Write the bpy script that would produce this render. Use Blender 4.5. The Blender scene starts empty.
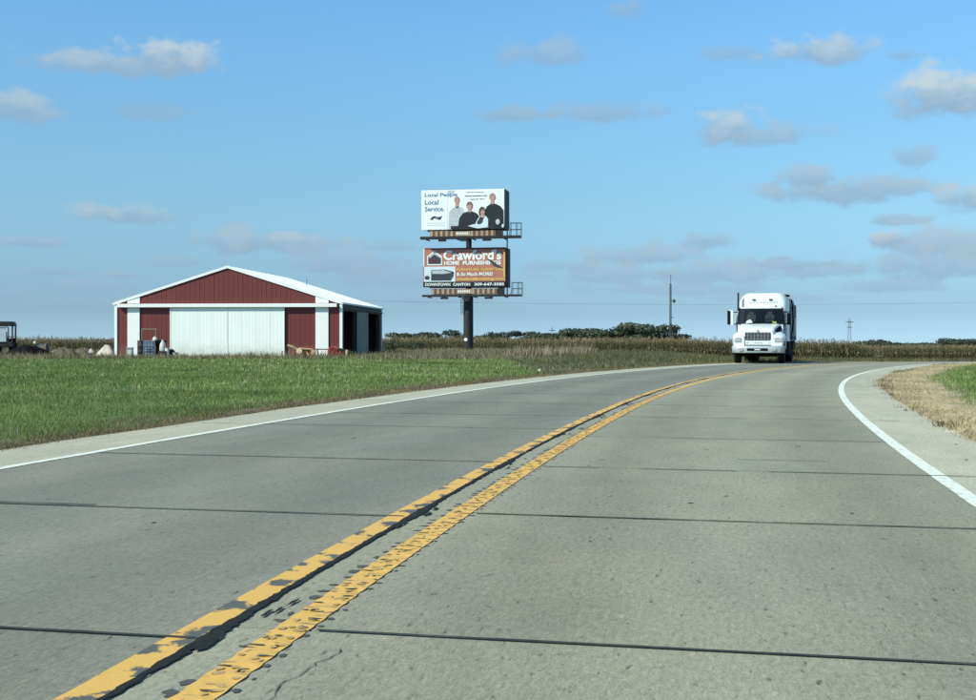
import bpy, math, random
import numpy as np
from math import radians as R, sin, cos, pi, atan, atan2, sqrt
from mathutils import Vector, Matrix
random.seed(7); rng = np.random.default_rng(7)
scene = bpy.context.scene
col = scene.collection

# ------------------------------------------------------------ camera, sky, sun, exposure
FOC, EYE, HOR, CX = 1300.0, 1.1, 339.0, 488.0          # focal length, eye height (m), horizon row, centre column
cam_d = bpy.data.cameras.new('camera'); cam = bpy.data.objects.new('camera', cam_d); col.objects.link(cam)
cam.location = (0, 0, EYE); cam.rotation_euler = (R(90), 0, 0)
cam_d.sensor_width = 36; cam_d.lens = FOC / 976 * 36
cam_d.shift_y = -11 / 976
cam_d.clip_start = 0.05; cam_d.clip_end = 20000
scene.camera = cam
scene.view_settings.view_transform = 'Standard'; scene.view_settings.look = 'None'
scene.view_settings.gamma = 1; scene.view_settings.exposure = 0.37
SUN_EL, SUN_A = R(39), R(57)                            # height; how far left of straight behind the camera
to_sun = Vector((-sin(SUN_A) * cos(SUN_EL), -cos(SUN_A) * cos(SUN_EL), sin(SUN_EL)))
sd = bpy.data.lights.new('sun', 'SUN'); sd.energy = 4.0; sd.angle = R(0.53); sd.color = (1.0, .95, .815)
so = bpy.data.objects.new('sun', sd); col.objects.link(so)
so.rotation_euler = to_sun.to_track_quat('Z', 'Y').to_euler(); so.location = (-30, -20, 60)

# clouds low in the sky: (column, row, width, height, brightness of the top, opacity)
CLOUDS = [(110,68,150,24,.55,.62),(172,62,80,32,.95,.72),(14,110,70,30,.6,.6),(150,115,70,16,.1,.38),(128,217,92,20,.55,.62),
 (38,244,60,12,.3,.6),(52,273,52,8,.2,.55),(122,276,34,9,.2,.5),(236,243,84,26,.4,.6),(296,245,100,24,.6,.62),
 (352,264,110,30,.3,.55),(400,280,130,30,.2,.5),(322,270,50,14,.2,.5),(250,283,60,14,.2,.4),(550,56,95,26,.35,.48),
 (510,117,70,16,.2,.55),(605,114,110,20,.3,.55),(732,55,60,16,.15,.4),(822,55,90,28,.8,.65),(900,57,34,14,.2,.45),
 (728,132,56,34,.85,.66),(772,138,80,22,.45,.55),(944,99,96,44,1.0,.75),(848,193,150,26,.4,.66),(808,180,52,24,.45,.6),
 (912,160,34,26,.3,.5),(966,202,60,30,.75,.66),(893,222,60,12,.3,.55),(888,241,36,20,1.0,.72),(938,246,110,34,.5,.62),
 (945,268,150,30,.35,.6),(645,258,100,24,.4,.6),(708,243,46,18,.3,.55),(720,275,150,26,.35,.58),(610,276,120,24,.3,.52),
 (830,272,70,14,.25,.45),(4,296,50,16,.2,.5),(630,11,40,16,.3,.4),(790,265,60,12,.2,.45),(88,287,80,12,.2,.4),(178,262,70,12,.25,.4),(395,248,60,12,.2,.4),(560,268,70,14,.25,.42),(440,300,120,12,.15,.35),(770,298,120,12,.2,.35),(880,288,110,14,.2,.4),(70,305,110,10,.15,.35),(680,290,200,14,.2,.4)]
world = bpy.data.worlds.new('World'); scene.world = world; world.use_nodes = True
def build_world():
    nt = world.node_tree; N = nt.nodes; L = nt.links; N.clear()
    out = N.new('ShaderNodeOutputWorld'); bg = N.new('ShaderNodeBackground'); bg.inputs[1].default_value = 0.1
    L.new(bg.outputs[0], out.inputs[0])
    sky = N.new('ShaderNodeTexSky'); sky.sky_type = 'NISHITA'; sky.sun_disc = False
    sky.sun_elevation = SUN_EL; sky.sun_rotation = atan2(to_sun.x, to_sun.y) % (2 * pi)
    sky.air_density = 1.0; sky.dust_density = 0.6; sky.ozone_density = 2.5; sky.altitude = 150
    tint = N.new('ShaderNodeMix'); tint.data_type = 'RGBA'; tint.blend_type = 'MULTIPLY'; tint.inputs[0].default_value = 1
    L.new(sky.outputs[0], tint.inputs[6]); tint.inputs[7].default_value = (1.72, 2.0, 2.12, 1)
    def M(op, a=None, b=None, c=None):
        n = N.new('ShaderNodeMath'); n.operation = op
        for i, v in enumerate((a, b, c)):
            if v is None: continue
            if isinstance(v, (int, float)): n.inputs[i].default_value = v
            else: L.new(v, n.inputs[i])
        return n.outputs[0]
    tc = N.new('ShaderNodeTexCoord'); sx = N.new('ShaderNodeSeparateXYZ'); L.new(tc.outputs['Generated'], sx.inputs[0])
    x, y, z = sx.outputs
    az = M('ARCTAN2', x, y); el = M('ARCTAN2', z, M('SQRT', M('ADD', M('MULTIPLY', x, x), M('MULTIPLY', y, y))))
    cb = N.new('ShaderNodeCombineXYZ'); L.new(az, cb.inputs[0]); L.new(el, cb.inputs[1])
    def noise(sc, stretch, detail=6, rough=.55, dist=0, w=0):
        mp = N.new('ShaderNodeVectorMath'); mp.operation = 'MULTIPLY'; L.new(cb.outputs[0], mp.inputs[0]); mp.inputs[1].default_value = stretch
        ad = N.new('ShaderNodeVectorMath'); ad.operation = 'ADD'; L.new(mp.outputs[0], ad.inputs[0]); ad.inputs[1].default_value = (w, w * 2.3, w)
        n = N.new('ShaderNodeTexNoise'); n.inputs['Scale'].default_value = sc; n.inputs['Detail'].default_value = detail
        n.inputs['Roughness'].default_value = rough; n.inputs['Distortion'].default_value = dist
        L.new(ad.outputs[0], n.inputs['Vector']); return n.outputs[0]
    puff = M('SUBTRACT', noise(44, (1, 1.5, 1), 6, .5, .15), .5)
    fine = M('SUBTRACT', noise(130, (1, 1.3, 1), 5, .6, .1, 3), .5)
    wob = M('ADD', M('MULTIPLY', puff, 2.0), M('MULTIPLY', fine, .55))
    ramp = N.new('ShaderNodeValToRGB'); L.new(M('MULTIPLY', el, 2.0), ramp.inputs[0]); cr = ramp.color_ramp; cr.interpolation = 'B_SPLINE'
    cr.interpolation = 'CARDINAL'
    TONE = [(0.0, 0.84, 1.15, 1.66), (0.012, 0.72, 0.99, 1.50), (0.0446, 0.532, 0.711, 1.038), (0.1600, 0.672, 0.823, 0.958), (0.2440, 0.772, 0.937, 0.996), (0.3500, 0.864, 1.071, 1.107), (0.4870, 0.938, 1.217, 1.269)]
    TONE = [(q[0],) + tuple(k / 2 for k in q[1:]) for q in TONE]          # halved: a ramp stops at 1
    cr.elements[0].position = TONE[0][0]; cr.elements[0].color = TONE[0][1:] + (1,); cr.elements[1].position = TONE[-1][0]; cr.elements[1].color = TONE[-1][1:] + (1,)
    for q in TONE[1:-1]: cr.elements.new(q[0]).color = q[1:] + (1,)
    tone = N.new('ShaderNodeMix'); tone.data_type = 'RGBA'; tone.blend_type = 'MULTIPLY'; tone.inputs[0].default_value = 1
    L.new(tint.outputs[2], tone.inputs[6]); L.new(ramp.outputs[0], tone.inputs[7])
    cur = tone.outputs[2]
    def layer(alpha, bright):
        nonlocal cur
        cc = N.new('ShaderNodeMix'); cc.data_type = 'RGBA'; L.new(bright, cc.inputs[0])
        cc.inputs[6].default_value = (2.25, 3.45, 4.65, 1); cc.inputs[7].default_value = (4.45, 5.25, 5.45, 1)
        mx = N.new('ShaderNodeMix'); mx.data_type = 'RGBA'; L.new(alpha, mx.inputs[0])
        L.new(cur, mx.inputs[6]); L.new(cc.outputs[2], mx.inputs[7]); cur = mx.outputs[2]
    def ss(v, a, b, lo=0., hi=1.):
        n = N.new('ShaderNodeMapRange'); n.interpolation_type = 'SMOOTHSTEP'; L.new(v, n.inputs[0])
        for i, q in enumerate((a, b, lo, hi)): n.inputs[i + 1].default_value = q
        return n.outputs[0]
    # cumulus scattered over the rest of the sky, outside the view
    far = M('MAXIMUM', ss(M('ABSOLUTE', az), .40, .52), ss(el, .27, .36))
    field = noise(5.5, (1, 2.6, 1), 8, .55, .2, 11)
    layer(M('MULTIPLY', M('MULTIPLY', ss(field, .57, .68, 0, .62), far), ss(el, 0, .03)), ss(field, .6, .75))
    for (px, py, w, h, br, op) in CLOUDS:
        a0 = atan((px - CX) / FOC); e0 = atan((HOR - py) / sqrt(FOC ** 2 + (px - CX) ** 2))
        ra = w / FOC * .66; re = h / FOC * .74
        v = N.new('ShaderNodeVectorMath'); v.operation = 'MULTIPLY_ADD'; L.new(cb.outputs[0], v.inputs[0])
        v.inputs[1].default_value = (1 / ra, 1 / re, 0); v.inputs[2].default_value = (-a0 / ra, -e0 / re, 0)
        s = N.new('ShaderNodeSeparateXYZ'); L.new(v.outputs[0], s.inputs[0])
        low = M('MULTIPLY', M('MINIMUM', s.outputs[1], 0.0), 0.7)          # flat base
        ln = N.new('ShaderNodeVectorMath'); ln.operation = 'LENGTH'; L.new(v.outputs[0], ln.inputs[0])
        dens = M('ADD', M('ADD', M('SUBTRACT', 1.0, ln.outputs['Value']), low), wob)
        layer(ss(dens, -.12, .62, 0, min(.9, op * 1.18)), ss(M('ADD', s.outputs[1], M('MULTIPLY', wob, .8)), -.35, .75, .0, br))
    L.new(cur, bg.inputs[0])
build_world()

# ------------------------------------------------------------ helpers
def tag(o, label=None, cat=None, group=None, kind=None):
    for k, v in (('label', label), ('category', cat), ('group', group), ('kind', kind)):
        if v: o[k] = v
    return o
def empty(name, loc, rz=0, label=None, cat=None, group=None):
    o = bpy.data.objects.new(name, None); col.objects.link(o); o.location = loc; o.rotation_euler = (0, 0, rz)
    o.empty_display_size = .3
    return tag(o, label, cat, group)
def link(name, mesh, parent=None):
    o = bpy.data.objects.new(name, mesh); col.objects.link(o)
    if parent: o.parent = parent
    return o
def smooth(me, ang=35):
    me.shade_smooth(); me.set_sharp_from_angle(angle=R(ang))
class MB:
    def __init__(s): s.v = []; s.f = []; s.m = []; s.uv = None; s.cur = 0
    def vert(s, *p): s.v.append(tuple(p)); return len(s.v) - 1
    def face(s, *i): s.f.append(tuple(i)); s.m.append(s.cur)
    def quad(s, a, b, c, d): i = len(s.v); s.v += [tuple(a), tuple(b), tuple(c), tuple(d)]; s.face(i, i+1, i+2, i+3)
    def poly(s, pts): i = len(s.v); s.v += [tuple(p) for p in pts]; s.face(*range(i, i + len(pts)))
    def box(s, c, d, rot=None):
        i = len(s.v)
        for z in (-.5, .5):
            for (x, y) in ((-.5, -.5), (.5, -.5), (.5, .5), (-.5, .5)):
                p = Vector((x * d[0], y * d[1], z * d[2]))
                if rot is not None: p = rot @ p
                s.v.append((p.x + c[0], p.y + c[1], p.z + c[2]))
        for q in ((3,2,1,0),(4,5,6,7),(0,1,5,4),(1,2,6,5),(2,3,7,6),(3,0,4,7)): s.face(*[i + k for k in q])
        return s
    def rect(s, x0, x1, y0, y1, z0, z1): return s.box(((x0+x1)/2, (y0+y1)/2, (z0+z1)/2), (x1-x0, y1-y0, z1-z0))
    def tube(s, pts, r, n=8, caps=True):
        pts = [Vector(p) for p in pts]; rr = r if isinstance(r, (list, tuple)) else [r] * len(pts); base = len(s.v)
        for k, p in enumerate(pts):
            d = (pts[min(k+1, len(pts)-1)] - pts[max(k-1, 0)]).normalized()
            a = d.orthogonal().normalized() if abs(d.z) > .99 else d.cross(Vector((0,0,1))).normalized()
            b = d.cross(a)
            for j in range(n):
                q = p + (a * cos(2*pi*j/n) + b * sin(2*pi*j/n)) * rr[k]; s.v.append(tuple(q))
        for k in range(len(pts)-1):
            for j in range(n):
                s.face(base+k*n+j, base+k*n+(j+1)%n, base+(k+1)*n+(j+1)%n, base+(k+1)*n+j)
        if caps:
            s.face(*[base+j for j in range(n)][::-1]); s.face(*[base+(len(pts)-1)*n+j for j in range(n)])
        return s
    def lathe(s, prof, c=(0,0,0), axis='Z', n=20):           # prof: (radius, height)
        base = len(s.v)
        for (r, h) in prof:
            for j in range(n):
                a = 2*pi*j/n; u, w = r*cos(a), r*sin(a)
                p = {'Z': (u, w, h), 'X': (h, u, w), 'Y': (w, h, u)}[axis]
                s.v.append((p[0]+c[0], p[1]+c[1], p[2]+c[2]))
        for k in range(len(prof)-1):
            for j in range(n): s.face(base+k*n+j, base+k*n+(j+1)%n, base+(k+1)*n+(j+1)%n, base+(k+1)*n+j)
        if prof[0][0] > 1e-6: s.face(*[base+j for j in range(n)][::-1])
        if prof[-1][0] > 1e-6: s.face(*[base+(len(prof)-1)*n+j for j in range(n)])
        return s
    def prism(s, pts, d):                                     # closed outline (3-D points) pushed along d
        n = len(pts); i = len(s.v); d = Vector(d)
        s.v += [tuple(p) for p in pts] + [tuple(Vector(p) + d) for p in pts]
        s.face(*range(i, i+n)); s.face(*range(i+2*n-1, i+n-1, -1))
        for k in range(n): s.face(i+k, i+n+k, i+n+(k+1)%n, i+(k+1)%n)
        return s
    def loft(s, rings):
        base = len(s.v); n = len(rings[0])
        for r in rings: s.v += [tuple(p) for p in r]
        for k in range(len(rings)-1):
            for j in range(n): s.face(base+k*n+j, base+k*n+(j+1)%n, base+(k+1)*n+(j+1)%n, base+(k+1)*n+j)
        s.face(*[base+j for j in range(n)][::-1]); s.face(*[base+(len(rings)-1)*n+j for j in range(n)])
        return s
    def mesh(s, name, mats, sm=None, bevel=0):
        me = bpy.data.meshes.new(name); me.from_pydata(s.v, [], s.f)
        for m in (mats if isinstance(mats, (list, tuple)) else [mats]): me.materials.append(m)
        if any(s.m): me.polygons.foreach_set('material_index', s.m)
        import bmesh
        bm = bmesh.new(); bm.from_mesh(me); bmesh.ops.recalc_face_normals(bm, faces=bm.faces); bm.to_mesh(me); bm.free()
        if sm: smooth(me, sm)
        me.update(); return me
    def build(s, name, mats, parent=None, sm=None, bevel=0):
        o = link(name, s.mesh(name, mats, sm), parent)
        if bevel:
            b = o.modifiers.new('edge', 'BEVEL'); b.width = bevel; b.segments = 2; b.limit_method = 'ANGLE'; b.angle_limit = R(40)
        return o
def copy_tree(o, parent=None):
    c = o.copy(); col.objects.link(c)
    if parent: c.parent = parent
    for ch in list(o.children): copy_tree(ch, c)
    return c
def at(px, py, Y): return Vector(((px - CX) * Y / FOC, Y, EYE - (py - HOR) * Y / FOC))

# ------------------------------------------------------------ materials
def mat(name, c, rough=.6, var=.12, scale=6., bump=0., metal=0., spec=.4, stain=None, stain_amt=.0, stain_scale=1.2, stretch=(1,1,1), coat=0, splash=0.):
    m = bpy.data.materials.new(name); m.use_nodes = True; nt = m.node_tree; N = nt.nodes; L = nt.links
    b = N['Principled BSDF']; b.inputs['Roughness'].default_value = rough; b.inputs['Metallic'].default_value = metal
    b.inputs['Specular IOR Level'].default_value = spec; b.inputs['Coat Weight'].default_value = coat
    tc = N.new('ShaderNodeTexCoord'); mp = N.new('ShaderNodeMapping'); mp.inputs['Scale'].default_value = stretch
    L.new(tc.outputs['Object'], mp.inputs[0])
    n = N.new('ShaderNodeTexNoise'); n.inputs['Scale'].default_value = scale; n.inputs['Detail'].default_value = 6; L.new(mp.outputs[0], n.inputs[0])
    mx = N.new('ShaderNodeMix'); mx.data_type = 'RGBA'; L.new(n.outputs[0], mx.inputs[0])
    mx.inputs[6].default_value = [max(0, k * (1 - 2*var)) for k in c] + [1]; mx.inputs[7].default_value = [min(1, k * (1 + 2*var)) for k in c] + [1]
    outc = mx.outputs[2]
    if stain:
        n2 = N.new('ShaderNodeTexNoise'); n2.inputs['Scale'].default_value = stain_scale; n2.inputs['Detail'].default_value = 8; n2.inputs['Roughness'].default_value = .65
        L.new(mp.outputs[0], n2.inputs[0])
        r = N.new('ShaderNodeMapRange'); r.inputs[1].default_value = .5; r.inputs[2].default_value = .72; r.inputs[4].default_value = stain_amt; L.new(n2.outputs[0], r.inputs[0])
        m2 = N.new('ShaderNodeMix'); m2.data_type = 'RGBA'; L.new(r.outputs[0], m2.inputs[0]); L.new(outc, m2.inputs[6]); m2.inputs[7].default_value = list(stain) + [1]
        outc = m2.outputs[2]
    if splash:                                             # soil splashed up the foot of a wall
        sz = N.new('ShaderNodeSeparateXYZ'); L.new(tc.outputs['Object'], sz.inputs[0])
        n3 = N.new('ShaderNodeTexNoise'); n3.inputs['Scale'].default_value = 3.5; n3.inputs['Detail'].default_value = 7; L.new(tc.outputs['Object'], n3.inputs[0])
        ad = N.new('ShaderNodeMath'); ad.operation = 'MULTIPLY_ADD'; L.new(n3.outputs[0], ad.inputs[0]); ad.inputs[1].default_value = -1.1; L.new(sz.outputs[2], ad.inputs[2])
        rr = N.new('ShaderNodeMapRange'); rr.inputs[1].default_value = -.6; rr.inputs[2].default_value = .35; rr.inputs[3].default_value = splash; rr.inputs[4].default_value = 0; L.new(ad.outputs[0], rr.inputs[0])
        m3 = N.new('ShaderNodeMix'); m3.data_type = 'RGBA'; L.new(rr.outputs[0], m3.inputs[0]); L.new(outc, m3.inputs[6]); m3.inputs[7].default_value = (.26, .22, .15, 1); outc = m3.outputs[2]
    L.new(outc, b.inputs['Base Color'])
    if bump:
        bp = N.new('ShaderNodeBump'); bp.inputs['Strength'].default_value = bump; bp.inputs['Distance'].default_value = .02
        L.new(n.outputs[0], bp.inputs['Height']); L.new(bp.outputs[0], b.inputs['Normal'])
    return m
def vmat(name, rough=.8, nscale=3., var=.25, transl=0., bump=0.):              # colour per leaf or patch from the 'Col' attribute
    m = bpy.data.materials.new(name); m.use_nodes = True; nt = m.node_tree; N = nt.nodes; L = nt.links
    b = N['Principled BSDF']; b.inputs['Roughness'].default_value = rough; b.inputs['Specular IOR Level'].default_value = .2
    a = N.new('ShaderNodeAttribute'); a.attribute_name = 'Col'
    g = N.new('ShaderNodeNewGeometry')
    n = N.new('ShaderNodeTexNoise'); n.inputs['Scale'].default_value = nscale; n.inputs['Detail'].default_value = 8; L.new(g.outputs['Position'], n.inputs[0])
    r = N.new('ShaderNodeMapRange'); r.inputs[1].default_value = .25; r.inputs[2].default_value = .75; r.inputs[3].default_value = 1-var; r.inputs[4].default_value = 1+var; L.new(n.outputs[0], r.inputs[0])
    mx = N.new('ShaderNodeVectorMath'); mx.operation = 'SCALE'; L.new(a.outputs['Color'], mx.inputs[0]); L.new(r.outputs[0], mx.inputs['Scale'])
    L.new(mx.outputs[0], b.inputs['Base Color'])
    if bump:
        bp = N.new('ShaderNodeBump'); bp.inputs['Strength'].default_value = bump; bp.inputs['Distance'].default_value = .05
        L.new(n.outputs[0], bp.inputs['Height']); L.new(bp.outputs[0], b.inputs['Normal'])
    if transl:
        t = N.new('ShaderNodeBsdfTranslucent'); L.new(mx.outputs[0], t.inputs[0])
        ms = N.new('ShaderNodeMixShader'); ms.inputs[0].default_value = transl
        L.new(b.outputs[0], ms.inputs[1]); L.new(t.outputs[0], ms.inputs[2]); L.new(ms.outputs[0], N['Material Output'].inputs[0])
    return m
def road_mat(name, c, warm, speck=.5, track=.0, bump=.15):
    """worn pavement; UV = (metres along, metres across)"""
    m = bpy.data.materials.new(name); m.use_nodes = True; nt = m.node_tree; N = nt.nodes; L = nt.links
    b = N['Principled BSDF']; b.inputs['Roughness'].default_value = .85; b.inputs['Specular IOR Level'].default_value = .25
    uv = N.new('ShaderNodeUVMap'); uv.uv_map = 'UVMap'
    oi = N.new('ShaderNodeObjectInfo')
    def nz(sc, st=(1,1,1), det=6, ro=.6):
        mp = N.new('ShaderNodeMapping'); mp.inputs['Scale'].default_value = st; L.new(uv.outputs[0], mp.inputs[0])
        n = N.new('ShaderNodeTexNoise'); n.inputs['Scale'].default_value = sc; n.inputs['Detail'].default_value = det; n.inputs['Roughness'].default_value = ro
        L.new(mp.outputs[0], n.inputs[0]); return n.outputs[0]
    def mr(v, a, bb, lo, hi):
        r = N.new('ShaderNodeMapRange'); L.new(v, r.inputs[0])
        for i, q in enumerate((a, bb, lo, hi)): r.inputs[i+1].default_value = q
        return r.outputs[0]
    def mul(a, bb):
        n = N.new('ShaderNodeMath'); n.operation = 'MULTIPLY'; L.new(a, n.inputs[0]); L.new(bb, n.inputs[1]); return n.outputs[0]
    mx = N.new('ShaderNodeMix'); mx.data_type = 'RGBA'; L.new(mr(nz(.55, (.6, 1.3, 1), 5), .35, .65, 0, 1), mx.inputs[0])
    mx.inputs[6].default_value = list(c) + [1]; mx.inputs[7].default_value = list(warm) + [1]
    grain = mr(nz(40, (.34, 1, 1), det=4, ro=.7), .3, .7, 1 - .42*speck, 1 + .42*speck)
    grain2 = mr(nz(110, (.4, 1, 1), det=2, ro=.7), .3, .7, 1 - .4*speck, 1 + .4*speck)
    blot = mr(nz(2.2, (.5, 1.4, 1), 6), .3, .7, .91, 1.08)
    pits = mr(nz(26, (.32, 1, 1), det=3, ro=.6), .62, .72, 1, .42)
    chips = mr(nz(28, (.34, 1, 1), det=3, ro=.5), .64, .76, 1, 1.3)
    slab = mr(oi.outputs['Random'], 0, 1, .94, 1.06)
    f = mul(mul(mul(grain, grain2), mul(blot, pits)), mul(chips, slab))
    if track:
        su = N.new('ShaderNodeSeparateXYZ'); L.new(uv.outputs[0], su.inputs[0])
        w = N.new('ShaderNodeMath'); w.operation = 'MULTIPLY'; L.new(su.outputs[1], w.inputs[0]); w.inputs[1].default_value = 2*pi/1.85
        cs = N.new('ShaderNodeMath'); cs.operation = 'COSINE'; L.new(w.outputs[0], cs.inputs[0])
        f = mul(f, mr(cs.outputs[0], -1, 1, 1 - track, 1 + track))
    sc = N.new('ShaderNodeVectorMath'); sc.operation = 'SCALE'; L.new(mx.outputs[2], sc.inputs[0]); L.new(f, sc.inputs['Scale'])
    L.new(sc.outputs[0], b.inputs['Base Color'])
    bp = N.new('ShaderNodeBump'); bp.inputs['Strength'].default_value = bump; bp.inputs['Distance'].default_value = .006
    L.new(mul(grain, grain2), bp.inputs['Height']); L.new(bp.outputs[0], b.inputs['Normal'])
    return m
def paint_mat(name, c, worn, lo, hi, scale, st, rough=.6, fade=.14):
    """road paint that has flaked off in patches down to the pavement"""
    m = bpy.data.materials.new(name); m.use_nodes = True; nt = m.node_tree; N = nt.nodes; L = nt.links
    b = N['Principled BSDF']; b.inputs['Roughness'].default_value = rough; b.inputs['Specular IOR Level'].default_value = .3
    uv = N.new('ShaderNodeUVMap'); uv.uv_map = 'UVMap'
    mp = N.new('ShaderNodeMapping'); mp.inputs['Scale'].default_value = st; L.new(uv.outputs[0], mp.inputs[0])
    n = N.new('ShaderNodeTexNoise'); n.inputs['Scale'].default_value = scale; n.inputs['Detail'].default_value = 5; n.inputs['Roughness'].default_value = .55; L.new(mp.outputs[0], n.inputs[0])
    n2 = N.new('ShaderNodeTexNoise'); n2.inputs['Scale'].default_value = 60; n2.inputs['Detail'].default_value = 4; L.new(uv.outputs[0], n2.inputs[0])
    ad = N.new('ShaderNodeMath'); ad.operation = 'MULTIPLY_ADD'; L.new(n2.outputs[0], ad.inputs[0]); ad.inputs[1].default_value = .12; L.new(n.outputs[0], ad.inputs[2])
    r = N.new('ShaderNodeMapRange'); r.inputs[1].default_value = lo + .06; r.inputs[2].default_value = hi + .06; L.new(ad.outputs[0], r.inputs[0])
    c1 = N.new('ShaderNodeMix'); c1.data_type = 'RGBA'; L.new(n2.outputs[0], c1.inputs[0])
    c1.inputs[6].default_value = [k*(1-fade) for k in c] + [1]; c1.inputs[7].default_value = [min(1, k*(1+fade)) for k in c] + [1]
    mx = N.new('ShaderNodeMix'); mx.data_type = 'RGBA'; L.new(r.outputs[0], mx.inputs[0]); L.new(c1.outputs[2], mx.inputs[6]); mx.inputs[7].default_value = list(worn) + [1]
    L.new(mx.outputs[2], b.inputs['Base Color']); return m

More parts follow.
